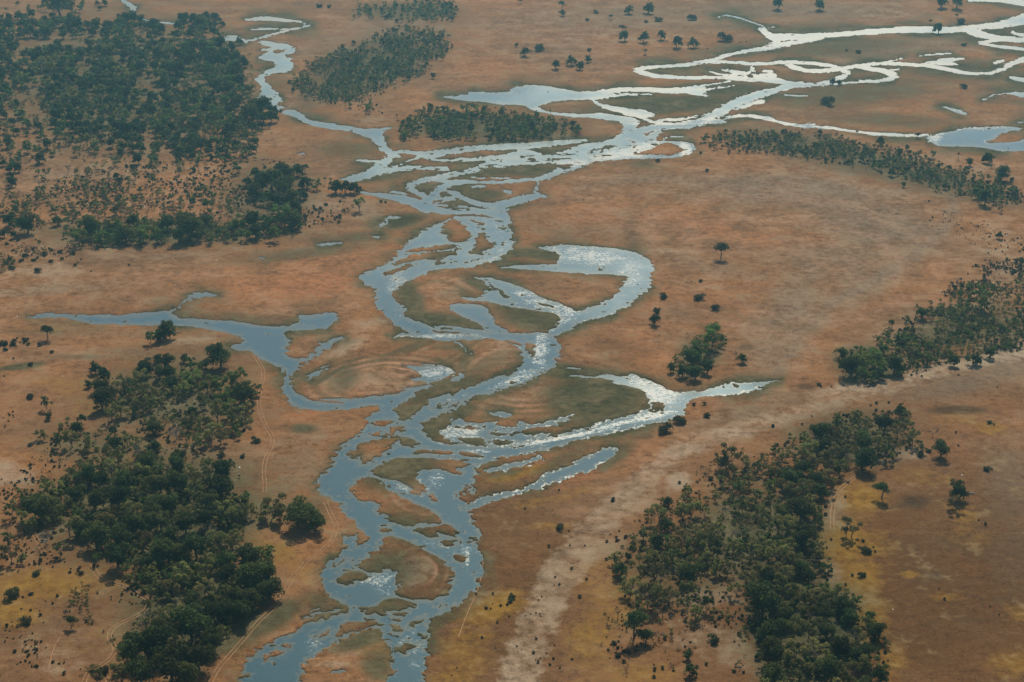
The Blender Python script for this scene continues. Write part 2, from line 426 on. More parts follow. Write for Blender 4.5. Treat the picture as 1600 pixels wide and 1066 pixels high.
# ------------------------------------------------------------------ what grows on the ground, with foreground dimming painted in
MARSH = brush("""930,625,75,42,0,1 800,690,110,18,0,1 700,655,50,16,-25,.9 715,600,60,12,-10,.7 690,505,80,14,6,.9 835,500,60,18,12,.8
 640,470,22,46,-20,.7 775,450,60,14,20,.8 900,585,80,14,8,.95 975,598,40,12,25,.9 660,680,40,30,0,.8 620,735,70,30,-15,.8 640,650,40,30,0,.6
 620,347,46,12,-8,.9 560,372,60,10,-8,.55 470,398,110,9,-7,.5 745,270,90,9,-3,.8 830,268,60,9,0,.8 760,305,30,10,0,.7
 475,672,20,7,0,.7 430,968,70,18,-32,.7 500,940,30,18,-20,.6 1040,165,130,16,-4,.8 1120,140,90,12,0,.8 1330,145,150,26,-4,.55 1300,75,120,14,-4,.55
 1400,190,120,12,4,.5 1500,110,90,16,0,.7 1540,60,50,14,0,.7 1180,150,60,12,-20,.7 860,150,50,10,0,.5 860,400,70,9,6,.8 800,397,40,8,0,.8
 545,235,60,16,0,.5 480,160,20,40,0,.4 430,140,30,40,0,.4 600,900,60,40,-30,.7 640,830,50,25,20,.7 680,975,50,12,-20,.6 570,1000,60,14,-20,.7 590,1040,26,26,0,.6
 960,715,40,14,-35,.6 880,720,60,14,-30,.5 660,620,36,16,-25,.7 540,590,20,30,30,.5 520,585,50,5,-30,.6 640,545,60,8,-20,.55 700,545,30,6,0,.5 725,560,12,20,20,.6
 760,575,50,18,-20,.4 820,580,30,14,-40,.7 710,560,24,10,0,.5 60,520,60,4,0,.4 30,575,45,5,-8,.8 130,560,60,4,0,.3 200,375,60,5,0,.3""")
GREY = brush("""1250,300,150,26,2,.8 1380,360,120,40,10,.7 1300,400,120,24,0,.6 1230,500,50,110,28,.75 1330,450,90,40,-30,.6 1080,300,90,20,8,.5
 1180,640,120,18,-14,.55 1500,600,120,22,-10,.8 1580,560,60,40,-20,.9 1580,760,50,80,0,.8 1590,870,50,60,0,.8 1500,840,120,40,0,.5 1400,80,160,20,-6,.6 1000,30,200,20,0,.6
 1250,20,200,18,0,.6 1350,270,100,12,5,.5 100,450,140,12,-4,.55 250,400,150,9,-2,.4 120,560,150,10,-4,.4 180,520,100,9,0,.3 560,60,100,30,-10,.5 900,80,80,20,0,.35
 620,300,60,14,-10,.3 880,360,90,18,0,.4 470,720,46,50,0,.55 480,790,30,20,0,.4 960,350,100,26,0,.35 1050,500,50,30,0,.3 200,990,60,14,-20,.5 60,990,60,14,-15,.4 430,650,18,40,0,.25
 1440,905,60,20,0,.4 1350,1010,30,10,0,.2 1560,980,60,30,0,.25 740,50,120,20,0,.3 300,470,120,14,0,.3""")
SAND = np.zeros(GX.shape, np.float32)
def soft_path(txt, arr, gain=1.0):
    tmp = np.full(GX.shape, -60.0, np.float32)
    add_stream(parse(txt)[0], tmp, 55)
    return np.maximum(arr, np.clip(tmp / 14 + .5, 0, 1) * gain)
SAND = soft_path("790,1180,60 815,1040,60 850,950,62 890,880,60 940,815,48 990,765,40 1045,715,34 1100,690,28 1180,668,26 1260,648,26 1320,625,24 1380,605,20 1440,595,14", SAND, .66)
SAND = soft_path("1330,612,14 1400,596,16 1460,580,18 1530,566,18 1600,550,16 1700,535,16", SAND, 1.0)
SAND = np.maximum(SAND, brush("""1060,752,18,14,0,1 1330,610,50,10,-8,.9 950,860,30,20,-30,.5 1000,790,30,14,-30,.5 1200,660,60,9,-8,.6 1560,556,40,6,-10,.9 1490,567,40,5,-10,.7
 20,745,40,14,0,.7 12,730,20,8,0,.8 270,640,40,12,-10,.9 305,630,24,12,0,.9 250,645,20,12,0,.8 1420,712,26,12,0,.8 1300,800,20,30,20,.5 1160,1030,40,24,10,.55 1100,1000,50,20,0,.4
 1110,935,60,16,0,.45 1300,900,16,30,-20,.6 400,690,30,6,0,.2 290,535,36,5,-6,.7 70,425,60,16,-6,.5 30,460,30,10,0,.4 120,380,60,20,0,.3 420,330,60,40,-30,.4 510,320,50,16,0,.5 570,330,24,12,0,.6
 150,270,160,16,0,.3 300,120,60,40,0,.25 300,150,40,20,0,.35 60,110,60,30,0,.25 120,190,60,20,0,.3 250,200,60,20,0,.25 360,80,20,14,0,.3 880,150,10,4,0,.4 1350,290,120,14,16,.3 1480,250,90,14,14,.35
 1560,400,40,60,0,.35 1480,500,120,30,-14,.35 1300,160,30,5,0,.2 800,130,20,5,0,.3 590,190,40,6,-6,.4 470,165,60,8,-10,.3 640,45,60,6,0,.2 630,905,26,20,-10,.75 650,880,30,14,20,.5
 660,780,40,12,25,.5 630,705,14,10,-20,.5 540,545,40,9,-24,.6 590,505,40,8,-16,.5 560,600,60,16,0,.4 640,605,30,8,0,.5 780,545,24,14,0,.5 800,620,60,16,-10,.4 690,440,40,20,0,.3 700,460,30,14,0,.35
 1090,450,40,16,0,.2 1050,395,40,5,0,.4 1300,360,40,4,0,.35 1320,330,40,5,0,.3 1370,20,60,10,0,.25 975,60,90,8,0,.3 1320,590,60,6,-6,.4 530,1020,30,10,0,.5 520,1040,30,5,0,.9 90,1040,60,30,0,.2 170,860,10,10,0,.4"""))
GOLD = brush("""70,915,90,24,-6,.85 20,960,40,26,0,.8 170,910,60,14,0,.5 430,860,40,22,30,.7 410,845,20,16,0,.6 470,890,26,26,0,.4 1440,745,60,14,0,.35 1345,780,40,26,0,.8 1315,850,60,36,0,.95 1335,905,44,34,0,.8 1350,970,34,44,0,.8
 1420,900,14,5,0,1 1480,935,26,7,0,.45 1530,840,30,14,0,.35 1500,815,26,30,0,.5 1480,820,40,20,0,.3 950,920,60,60,40,.5 925,1000,40,60,10,.65 1000,1055,60,20,0,.5 960,960,30,30,0,.55 780,950,50,20,-20,.8 740,985,40,30,0,.6 720,1030,40,40,0,.5 700,1060,40,20,0,.6
 800,745,36,7,-12,1 830,735,30,6,-12,.8 840,785,50,10,-14,.45 860,825,30,6,0,.5 900,770,40,10,-14,.35 1590,965,40,14,0,.4 1390,1040,26,30,0,.5 1600,1040,60,20,0,.5
 160,640,50,16,0,.5 110,610,40,20,0,.35 140,590,40,10,0,.3 90,600,30,12,0,.4 60,515,40,6,0,.4 350,500,60,5,0,.2 230,505,60,7,0,.4 420,820,20,8,0,.5 1320,1000,14,20,0,.4 700,770,0.1,0.1,0,0 590,1010,24,20,0,.4 1500,660,40,14,0,.35 1545,672,30,10,0,.6 150,1000,60,24,-10,.3 100,950,50,10,0,.3""")
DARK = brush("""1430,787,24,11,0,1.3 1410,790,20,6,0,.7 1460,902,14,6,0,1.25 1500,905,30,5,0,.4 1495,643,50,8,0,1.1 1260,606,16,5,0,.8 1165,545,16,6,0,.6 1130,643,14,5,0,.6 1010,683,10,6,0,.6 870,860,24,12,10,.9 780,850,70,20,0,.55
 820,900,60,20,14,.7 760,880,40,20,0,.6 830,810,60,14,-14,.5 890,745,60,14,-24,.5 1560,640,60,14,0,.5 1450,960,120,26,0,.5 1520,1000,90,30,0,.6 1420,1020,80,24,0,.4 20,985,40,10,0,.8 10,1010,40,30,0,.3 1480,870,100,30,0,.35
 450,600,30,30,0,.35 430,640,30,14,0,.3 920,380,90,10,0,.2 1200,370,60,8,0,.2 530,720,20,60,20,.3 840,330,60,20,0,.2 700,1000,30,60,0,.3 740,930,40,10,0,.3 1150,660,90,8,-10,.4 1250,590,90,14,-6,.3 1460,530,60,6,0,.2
 1400,940,420,250,0,.95 760,930,190,210,0,.82 130,960,330,170,0,.55 1480,640,220,70,0,.5 300,650,300,90,0,.3 450,720,60,120,0,.3 600,600,0.1,0.1,0,0 1100,480,120,26,0,.35 970,545,60,24,10,.5 1300,250,120,8,4,.2 330,590,60,14,0,.2 40,580,26,4,0,.5 1500,700,60,10,0,.3 1400,600,40,5,-8,.3 1580,620,60,10,0,.5 870,260,60,6,0,.3""")  # broad near zones: browner grass, plus dimmer foreground light painted in
RED = brush("""470,450,140,30,-4,.8 520,410,90,12,-6,.6 460,620,26,30,0,.7 470,650,30,14,0,.7 690,560,36,12,0,.8 560,610,60,16,0,.5 640,230,60,8,0,.5 590,300,60,10,0,.4 520,240,90,14,0,.5 860,300,60,12,0,.5 1000,360,90,10,10,.5 1100,290,60,10,6,.4
 920,330,60,10,8,.5 1010,480,40,20,0,.5 1120,600,60,8,0,.6 1030,560,60,10,0,.6 1000,530,30,14,0,.5 930,735,70,14,-24,.8 1020,720,50,16,-20,.5 1350,570,30,5,0,.3 1280,380,60,14,0,.45 1360,410,80,8,0,.4 250,340,120,10,0,.3 300,60,60,10,0,.6 80,300,60,8,0,.4
 270,15,34,7,0,1 100,465,40,6,0,.5 600,130,60,14,-10,.4 760,110,60,20,0,.4 1000,700,50,12,-24,.5 1560,600,40,12,-10,.5 820,770,70,14,-14,.6 1330,640,90,9,-4,.4 1460,700,60,24,0,.4 80,570,60,10,0,.4 660,225,40,6,0,.3 790,590,30,20,0,.3""")
def soft_path2(txt, arr, gain):
    tmp = np.full(GX.shape, -60.0, np.float32); add_stream(parse(txt)[0], tmp, 55)
    return np.maximum(arr, np.clip(tmp / 26 + .45, 0, 1) * gain)
GREY = soft_path2("1170,645,20 1225,560,34 1290,480,40 1400,420,36 1480,360,34 1495,300,20", GREY, .75)
GREY = soft_path2("900,296,14 1000,280,24 1150,290,34 1300,322,36 1450,372,24", GREY, .7)
GREY = soft_path2("880,420,8 1000,400,20 1120,420,24 1240,450,24", GREY, .5)
RED = soft_path2("880,350,18 980,335,22 1100,352,22 1250,396,22 1350,440,14", RED, .7)
RED = soft_path2("1010,450,18 1100,470,26 1200,500,20 1180,560,20", RED, .6)
RED = soft_path2("1380,300,10 1470,330,14 1505,390,12 1480,440,10", RED, .5)
RED = soft_path2("100,440,10 250,440,18 400,420,24 540,380,24 640,340,14", RED, .6)
# low olive growth under and between the trees
MARSH = np.maximum(MARSH, brush('''270,620,120,70,0,.6 250,800,170,95,0,.8 310,950,110,90,0,.85 160,700,110,36,0,.5 1190,840,105,75,0,.7 1262,990,88,85,0,.9 1330,690,90,46,0,.7 1050,890,90,60,0,.5 1360,570,55,28,0,.85 1500,520,110,36,-12,.6 1090,560,40,30,-40,.6
 190,130,220,110,0,.55 420,300,70,50,0,.6 250,366,200,22,0,.6 580,105,110,40,-20,.65 765,200,140,20,0,.7 1350,255,250,24,14,.55 640,18,80,14,0,.6 480,800,40,26,0,.5'''))
# trodden scrub ground around the groves: tufty
TUFT = brush("""100,900,190,90,0,1 120,1020,150,60,0,1 60,720,110,60,0,1 60,640,60,40,0,.8 300,640,110,60,0,.8 340,690,70,30,0,.8 40,545,60,14,0,1 1100,860,170,110,0,.9 1080,1000,150,70,0,1 960,1000,60,80,0,1 1350,700,90,50,0,.6
 1300,880,40,70,0,.7 120,390,140,40,0,1 150,310,180,50,0,.6 420,330,150,50,0,.9 510,320,80,40,0,1 200,130,260,110,0,.8 1350,260,260,30,14,1 1480,500,150,50,-14,1 1560,420,70,80,0,.9 580,100,150,50,-18,.8 760,200,150,24,0,.6 900,900,60,40,-30,.4 830,830,60,10,0,.3 480,150,60,30,0,.5 620,30,110,20,0,.6 380,900,60,30,0,.3""")

# scroll bars: old banks that follow the bends of the river
def rings(cx, cy, rx, ry, an, n, ph, st):
    c_, s_ = math.cos(math.radians(an)), math.sin(math.radians(an))
    u = ((GX - cx) * c_ + (GY - cy) * s_) / rx; v = (-(GX - cx) * s_ + (GY - cy) * c_) / ry
    r = np.sqrt(u * u + v * v)
    w = .5 + .5 * np.sin(r * n * 6.283 + ph + 5.5 * fbm(WX / 80, WY / 80, 77, 2) + 2.4 * fbm(WX / 18, WY / 18, 78, 2))
    return w * np.clip(1.35 - r, 0, 1) ** .4 * (r < 1.35), st * np.clip((1.25 - r) * 3, 0, 1) * np.clip((r - .18) * 2.2, 0, 1)
bars = np.full(GX.shape, .42, np.float32); BARZ = np.zeros(GX.shape, np.float32)
for args in ((590, 596, 122, 38, -6, 5.2, 0, .62), (690, 548, 130, 30, -22, 3.5, 1, .45), (838, 606, 165, 48, -2, 5.5, 2, .6), (692, 470, 80, 44, 8, 3.2, 0, .5), (820, 490, 80, 26, 12, 3, 2, .5), (780, 570, 60, 34, -20, 3.2, 1, .6), (655, 895, 46, 40, 0, 2.6, 0, .45), (645, 785, 60, 26, 26, 2.6, 0, .5), (1240, 420, 300, 150, 8, 4.5, 1, .28), (480, 440, 260, 60, -6, 3.5, 0, .22)):
    w_, z_ = rings(*args)
    bars = np.where(z_ > BARZ, w_, bars); BARZ = np.maximum(BARZ, z_)
BARZ = BARZ * np.clip(2.6 * (fbm(WX / 34, WY / 34, 79, 3) - .22), 0, 1.25)
BARS = np.clip(.5 + BARZ * (bars - .42), 0, 1)

# ground relief: flood plain stands half a metre over the river, with shelving banks
lumps = fbm(WX / 14, WY / 14, 60, 3) - .5
land = np.clip(SHORE / 2.5, 0, 1) * .35 + np.clip(SHORE / 30, 0, 1) * .5 + lumps * .25 * np.clip(SHORE / 6, 0, 1)
GZ = np.where(WET > 0, -np.clip(WET / 2.0, 0, 1) * .8 - .02, land + .03 * np.clip(SHORE, 0, 1)).astype(np.float32)

eu0 = np.array([-3300, -2200, -1400, -900, -550, -330, -220]); eu1 = np.array([1830, 1960, 2200, 2600, 3200, 4000, 4900])
ev0 = np.array([-580, -560, -520, -460, -380, -290, -200, -140, -100]); ev1 = np.array([1210, 1300, 1500, 1900, 2600, 4000, 7000])
FU = np.concatenate([eu0, GU, eu1]); FV = np.concatenate([ev0, GV, ev1])
pad = ((len(ev0), len(ev1)), (len(eu0), len(eu1)))
PX, PY = np.meshgrid(FU, FV)
X, Y = to_world(PX, PY)
Z = np.pad(GZ, pad, constant_values=.5)
V = np.stack([X, Y, Z], -1).reshape(-1, 3)
nr, nc = PX.shape
idx = np.arange(nr * nc).reshape(nr, nc)
Fq = np.stack([idx[1:, :-1], idx[1:, 1:], idx[:-1, 1:], idx[:-1, :-1]], -1).reshape(-1, 4)

gm, t, P, out = new_mat('flood_plain_grass')
geo = t.nodes.new('ShaderNodeNewGeometry')
pos = geo.outputs['Position']
sepA = t.nodes.new('ShaderNodeSeparateColor'); t.links.new(attr(t, 'cover_a').outputs['Color'], sepA.inputs[0])
sepB = t.nodes.new('ShaderNodeSeparateColor'); t.links.new(attr(t, 'cover_b').outputs['Color'], sepB.inputs[0])
sepC = t.nodes.new('ShaderNodeSeparateColor'); t.links.new(attr(t, 'cover_c').outputs['Color'], sepC.inputs[0])
marsh, grey, sand = sepA.outputs
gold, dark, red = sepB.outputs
tuft, bars_a, mud = sepC.outputs
nL = noise(t, pos, 1 / 110, 4, .6); nM = noise(t, pos, 1 / 24, 5, .62); nS = noise(t, pos, 1 / 5.0, 4, .6); nX = noise(t, pos, 1 / 1.3, 3, .6)
mp = t.nodes.new('ShaderNodeMapping'); mp.inputs['Scale'].default_value = (1 / 42, 1 / 20, 1); mp.inputs['Rotation'].default_value = (0, 0, .5); t.links.new(pos, mp.inputs['Vector'])
nK = noise(t, mp.outputs[0], 1.0, 6, .68)
def wob(v, lo, hi, amt=.75):      # break a soft cover edge up with noise
    m = mth(t, 'MULTIPLY', mth(t, 'SUBTRACT', nM, .5), amt * 2)
    s = mth(t, 'MULTIPLY', mth(t, 'SUBTRACT', nS, .5), amt)
    return remap(t, mth(t, 'ADD', mth(t, 'ADD', v, m), s), lo, hi)
c = mixc(t, (.272, .122, .042), (.198, .104, .046), remap(t, nL, .38, .62))
c = mixc(t, c, (.325, .152, .066), remap(t, nM, .5, .72, 0, .75))
c = mixc(t, c, (.165, .088, .045), remap(t, nK, .52, .64, 0, .5))
c = mixc(t, c, (.345, .195, .10), remap(t, nK, .46, .38, 0, .55))
c = mixc(t, c, (.345, .136, .050), mth(t, 'MULTIPLY', wob(red, .2, 1.0), .75))
c = mixc(t, c, (.185, .145, .095), mth(t, 'MULTIPLY', wob(grey, .15, .95), .8))
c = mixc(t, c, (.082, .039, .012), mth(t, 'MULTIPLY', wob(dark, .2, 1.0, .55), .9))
c = mixc(t, c, (.240, .128, .014), mth(t, 'MULTIPLY', wob(gold, .15, .90), .85))
c = mixc(t, c, (.33, .245, .160), mth(t, 'MULTIPLY', wob(mth(t, 'ADD', sand, mth(t, 'MULTIPLY', mth(t, 'SUBTRACT', nK, .5), mth(t, 'MULTIPLY', sand, 2.2))), .15, .95, .8), .8))
c = mixc(t, c, (.40, .23, .14), remap(t, bars_a, .52, .95, 0, .85))
c = mixc(t, c, (.095, .075, .038), remap(t, bars_a, .48, .1, 0, .85))
c = mixc(t, c, mixc(t, (.050, .058, .026), (.105, .086, .042), remap(t, nM, .35, .7)), mth(t, 'MULTIPLY', wob(marsh, .10, .62, .6), .95))
# tussocks and bare specks
tus = mth(t, 'MULTIPLY', remap(t, nX, .52, .66), remap(t, nS, .40, .60))
c = mixc(t, c, (.085, .065, .035), mth(t, 'MULTIPLY', tus, mth(t, 'ADD', mth(t, 'MULTIPLY', tuft, .8), .30)))
c = mixc(t, c, (.40, .26, .15), mth(t, 'MULTIPLY', mth(t, 'MULTIPLY', remap(t, nX, .46, .32), remap(t, nM, .45, .65)), mth(t, 'ADD', mth(t, 'MULTIPLY', tuft, .4), .25)))
c = mixc(t, c, (.052, .040, .024), mth(t, 'MULTIPLY', mud, remap(t, nS, .3, .6, .45, 1.0)))
hsv = t.nodes.new('ShaderNodeHueSaturation'); t.links.new(c, hsv.inputs['Color'])
GV_ = remap(t, mth(t, 'ADD', mth(t, 'ADD', mth(t, 'MULTIPLY', nX, .35), mth(t, 'MULTIPLY', nS, .4)), mth(t, 'MULTIPLY', nM, .25)), .38, .62, .44, 1.22)
hsv.inputs['Saturation'].default_value = 0.97
t.links.new(GV_, hsv.inputs['Value'])
t.links.new(hsv.outputs[0], P.inputs['Base Color'])
P.inputs['Roughness'].default_value = 1.0
P.inputs['Specular IOR Level'].default_value = 0.0
P.inputs['Specular Tint'].default_value = (1, .86, .7, 1)
bmp = t.nodes.new('ShaderNodeBump'); bmp.inputs['Strength'].default_value = .6; bmp.inputs['Distance'].default_value = .5
t.links.new(mth(t, 'ADD', nX, mth(t, 'MULTIPLY', nS, 1.6)), bmp.inputs['Height'])
t.links.new(bmp.outputs[0], P.inputs['Normal'])

gme = mesh_from('ground', V, Fq, gm, smooth=True)
near = np.exp(-SHORE / 12) * (WET <= 0) * np.clip(2.6 * (fbm(WX / 38, WY / 38, 91, 4) - .28), 0, 1.1)
near = np.where((OPEN > 0) & (WET <= 0), 1.0, near)
MARSH = np.clip(np.maximum(MARSH * .95, near * .95), 0, 1)
BURN = brush('1430,786,22,10,0,1 1412,792,14,5,0,.8 1460,902,13,5,0,1 1418,899,16,6,0,.25 1497,643,44,7,0,.8 1470,646,20,4,0,.6 1258,606,15,4.5,0,.7 1168,545,14,4,0,.5 1010,684,9,5,0,.6 870,870,20,5,0,.5 920,384,0.1,0.1,0,0 455,671,22,6,0,.4 1540,906,20,5,0,.4 1260,880,0.1,0.1,0,0 1530,972,30,5,0,.5 1570,940,30,4,0,.5 835,905,24,7,14,.5')
MUD = np.where(WET > -.2, 1.0, np.clip(1 - (SHORE - .2) / 1.3, 0, 1))
MUD = np.maximum(MUD, BURN * np.clip(.35 + fbm(WX / 4, WY / 4, 93, 3), 0, 1) * .8)
def col_attr(me, name, arrs):
    a = me.color_attributes.new(name, 'FLOAT_COLOR', 'POINT')
    d = np.ones((nr * nc, 4), np.float32)
    for q, A in enumerate(arrs): d[:, q] = np.pad(A, pad).ravel()
    a.data.foreach_set('color', d.ravel())
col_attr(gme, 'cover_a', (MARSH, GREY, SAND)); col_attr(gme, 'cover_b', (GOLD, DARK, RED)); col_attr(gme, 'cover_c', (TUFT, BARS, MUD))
link(bpy.data.objects.new('ground', gme), 'dry orange brown flood plain with greyer marsh along the river banks', 'ground', kind='structure')

# ------------------------------------------------------------------ water surface at z = 0
GL = brush("""1030,612,40,24,20,1 1000,600,30,10,25,1 680,582,40,11,0,.9 700,578,40,3,0,1 920,400,80,18,6,.9 985,425,26,30,20,.8 840,470,50,14,24,.8 880,490,30,20,0,.8 860,512,40,8,-20,.7 960,470,20,20,0,.4
 700,525,60,4,0,.9 620,440,24,14,-40,.9 620,490,16,12,50,.5 845,545,14,34,10,.9 810,590,50,9,-22,.8 720,620,60,4,-14,.5 720,676,40,14,-10,.9 690,672,26,10,0,.9 880,684,90,3.5,-10,1 960,664,60,4,-14,1 1020,650,40,7,-10,1 800,695,60,2.5,0,.8
 1110,606,60,5,-4,.45 660,760,22,20,0,.55 680,750,20,16,20,.6 630,763,20,8,20,.7 745,705,30,4,0,.7 590,905,36,10,-6,.8 600,915,20,20,-30,.6 700,855,60,10,10,.5 730,870,4,22,0,.8 550,820,20,30,-30,.25 580,830,60,30,20,.25
 780,360,20,14,60,.6 790,385,20,10,-40,.7 770,405,40,6,-16,.8 740,395,40,8,-14,.4 655,345,0.1,0.1,0,0 690,275,40,5,-20,.8 800,250,60,8,0,.7 900,255,60,7,-6,.9 970,240,70,7,-10,1 1000,235,40,12,-20,.9 1070,235,16,12,60,1
 980,178,60,7,10,1 880,163,60,5,-10,1 1000,140,120,6,0,1 1160,118,100,9,0,1 1180,165,30,8,-24,1 1060,187,40,6,-6,1 1030,193,60,3,0,1 1110,186,20,7,-20,.8 1210,60,50,16,0,1 1350,50,150,8,-6,1 1540,50,60,26,0,1 1600,10,90,18,0,1
 1250,110,90,16,0,1 1400,108,120,16,0,1 1560,100,80,20,0,1 1010,108,40,12,0,.9 1120,95,60,8,-14,.8 1200,190,80,8,12,1 1330,203,90,6,8,1 1420,211,40,4,0,1 1460,215,12,14,0,.9 1530,200,70,3,0,.7 1560,236,60,2,0,.6 1100,170,40,6,-20,.4
 430,32,60,8,0,1 440,50,60,6,0,1 365,62,30,9,0,.6 205,15,20,30,0,1 240,34,40,5,0,1 640,1000,30,30,0,.45 650,1020,20,30,0,.5 440,1024,20,10,-10,.45 560,1000,0.1,0.1,0,0 490,1010,20,24,-30,.5 630,527,20,4,0,1 420,80,40,20,0,.35 440,120,30,30,0,.2""")
edge = np.exp(-((WET - .9) / 1.1) ** 2)          # windrows of reed stems and foam along the banks
EDZ = brush("""950,680,300,80,-8,.9 1130,610,120,24,0,.9 860,760,140,60,-24,1 900,480,160,60,0,.8 1100,140,420,110,0,1 1400,120,300,130,0,1 820,240,240,50,0,.6 700,520,120,30,0,.5 840,560,50,60,0,.6 640,820,120,150,0,.35 640,1000,90,70,0,.35 800,700,140,30,0,.6 1450,200,260,50,0,.8 560,730,40,70,0,.2 420,110,80,90,0,.35 700,330,90,60,0,.35""")
RIP = np.clip(np.maximum(GL + brush('1400,60,330,120,0,.55 1050,150,200,70,0,.35 430,50,80,50,0,.4 1000,230,100,30,0,.25'), EDZ * edge), 0, 1.6)
keep = np.zeros(WET.shape, bool); keep[WET > -3.5] = True
kq = keep[:-1, :-1] | keep[1:, :-1] | keep[:-1, 1:] | keep[1:, 1:]
gi = np.arange(GX.size).reshape(GX.shape)
Wq = np.stack([gi[1:, :-1], gi[1:, 1:], gi[:-1, 1:], gi[:-1, :-1]], -1)[kq]
used = np.unique(Wq); rem = np.full(GX.size, -1); rem[used] = np.arange(len(used))
WV = np.stack([WX.ravel()[used], WY.ravel()[used], np.zeros(len(used))], -1)
wm, t, P, out = new_mat('river_water')
geo = t.nodes.new('ShaderNodeNewGeometry'); pos = geo.outputs['Position']
rip = attr(t, 'ripple').outputs['Fac']
wn1 = noise(t, pos, 1 / 9, 4, .65); wn2 = noise(t, pos, 1 / 2.2, 3, .65); wn3 = noise(t, pos, 1 / 40, 3, .6)
wn4 = noise(t, pos, 1.1, 2, .6)
rr = mth(t, 'ADD', rip, mth(t, 'MULTIPLY', mth(t, 'SUBTRACT', wn1, .5), 1.6))
rr = mth(t, 'ADD', rr, mth(t, 'MULTIPLY', mth(t, 'SUBTRACT', wn2, .5), 2.0))
rr = mth(t, 'ADD', rr, mth(t, 'MULTIPLY', mth(t, 'SUBTRACT', wn4, .5), 1.3))
chop = mth(t, 'MULTIPLY', remap(t, rr, .45, 1.15), remap(t, rip, .02, .5))
streak = mth(t, 'MULTIPLY', remap(t, mth(t, 'ADD', mth(t, 'MULTIPLY', wn1, .55), mth(t, 'MULTIPLY', wn2, .45)), .60, .70), .45)
chop = mth(t, 'MAXIMUM', chop, streak)
dep = attr(t, 'depth').outputs['Fac']
bed = remap(t, mth(t, 'ADD', dep, mth(t, 'MULTIPLY', mth(t, 'SUBTRACT', wn1, .5), 7)), .8, 6.0)
t.links.new(mixc(t, (.060, .058, .034), (.004, .030, .040), bed), P.inputs['Base Color'])
P.inputs['IOR'].default_value = 1.5
t.links.new(mixc(t, (.60, .93, 1.0), (1.0, .95, .84), chop), P.inputs['Specular Tint'])
she = attr(t, 'sheen').outputs['Fac']
t.links.new(mth(t, 'MAXIMUM', remap(t, chop, 0, 1, .09, .44), mth(t, 'MULTIPLY', she, remap(t, wn3, .35, .65, .34, .43))), P.inputs['Roughness'])
t.links.new(mth(t, 'MAXIMUM', remap(t, chop, 0, 1, .5, .62), mth(t, 'MULTIPLY', she, .66)), P.inputs['Specular IOR Level'])
wb = t.nodes.new('ShaderNodeBump'); wb.inputs['Strength'].default_value = .10; wb.inputs['Distance'].default_value = .3
t.links.new(mth(t, 'ADD', wn2, mth(t, 'MULTIPLY', wn1, 2.0)), wb.inputs['Height']); t.links.new(wb.outputs[0], P.inputs['Normal'])
wme = mesh_from('river', WV, rem[Wq], wm, smooth=True)
ra = wme.attributes.new('ripple', 'FLOAT', 'POINT'); ra.data.foreach_set('value', RIP.ravel()[used].astype(np.float32))
SHEEN = brush('1500,60,420,140,0,1 1050,130,330,90,-6,.95 800,240,330,60,-6,.85 430,90,130,130,0,1 600,250,160,50,0,.9 700,390,260,120,0,.62 950,430,160,90,0,.7 1050,610,220,60,0,.7 520,190,160,50,0,.7 300,500,300,60,0,.35')
sa = wme.attributes.new('sheen', 'FLOAT', 'POINT'); sa.data.foreach_set('value', SHEEN.ravel()[used].astype(np.float32))
da = wme.attributes.new('depth', 'FLOAT', 'POINT'); da.data.foreach_set('value', np.clip(WET, 0, 20).ravel()[used].astype(np.float32))
link(bpy.data.objects.new('river', wme), 'braided blue river winding in loops through the dry flood plain', 'river', kind='structure')

# two-wheel vehicle tracks, thin ribbons of bare sand laid on the grass
tm, t, P, out = new_mat('bare_track_sand')
geo = t.nodes.new('ShaderNodeNewGeometry')
cc = mixc(t, (.295, .175, .095), (.225, .125, .06), remap(t, noise(t, geo.outputs['Position'], .3, 3), .4, .6))
t.links.new(cc, P.inputs['Base Color']); P.inputs['Roughness'].default_value = 1; P.inputs['Specular IOR Level'].default_value = 0
TRACKS = """
400,560 414,583 405,618 405,643 415,668 426,684 426,698 419,709 414,723 412,738 414,758 414,772
52,835 60,849 70,870
145,884 150,899 160,909 178,914 196,919 216,931 230,938 233,945 228,957 206,969 190,976 175,985 170,999 176,1008 181,1017 177,1026 168,1036 155,1043 160,1053 170,1066 174,1090
155,1043 142,1050 134,1060 128,1085
508,785 520,812 527,824 522,840 513,854 498,866 480,879 465,896 455,907 444,930 435,944 420,960 403,975 380,1002 360,1025 340,1048 326,1075
1300,830 1300,803 1304,785 1311,768 1322,758 1338,747 1352,734 1366,723
"""
TRAILS = """
94,998 86,1012 82,1022 76,1050
265,400 275,412 290,417 320,414 345,410 400,403
170,450 230,451 290,448 296,452 310,456
0,440 60,435 120,430 170,427 240,424
755,880 752,905 742,935 728,965 716,1000
560,372 590,371 620,372 634,374
1330,640 1420,612 1500,590 1600,566"""
def on_ground(px, py, lift=0.0):
    x, y = to_world(px, py)
    return np.stack([x, y, interp(GZ, px, py) + lift], -1)
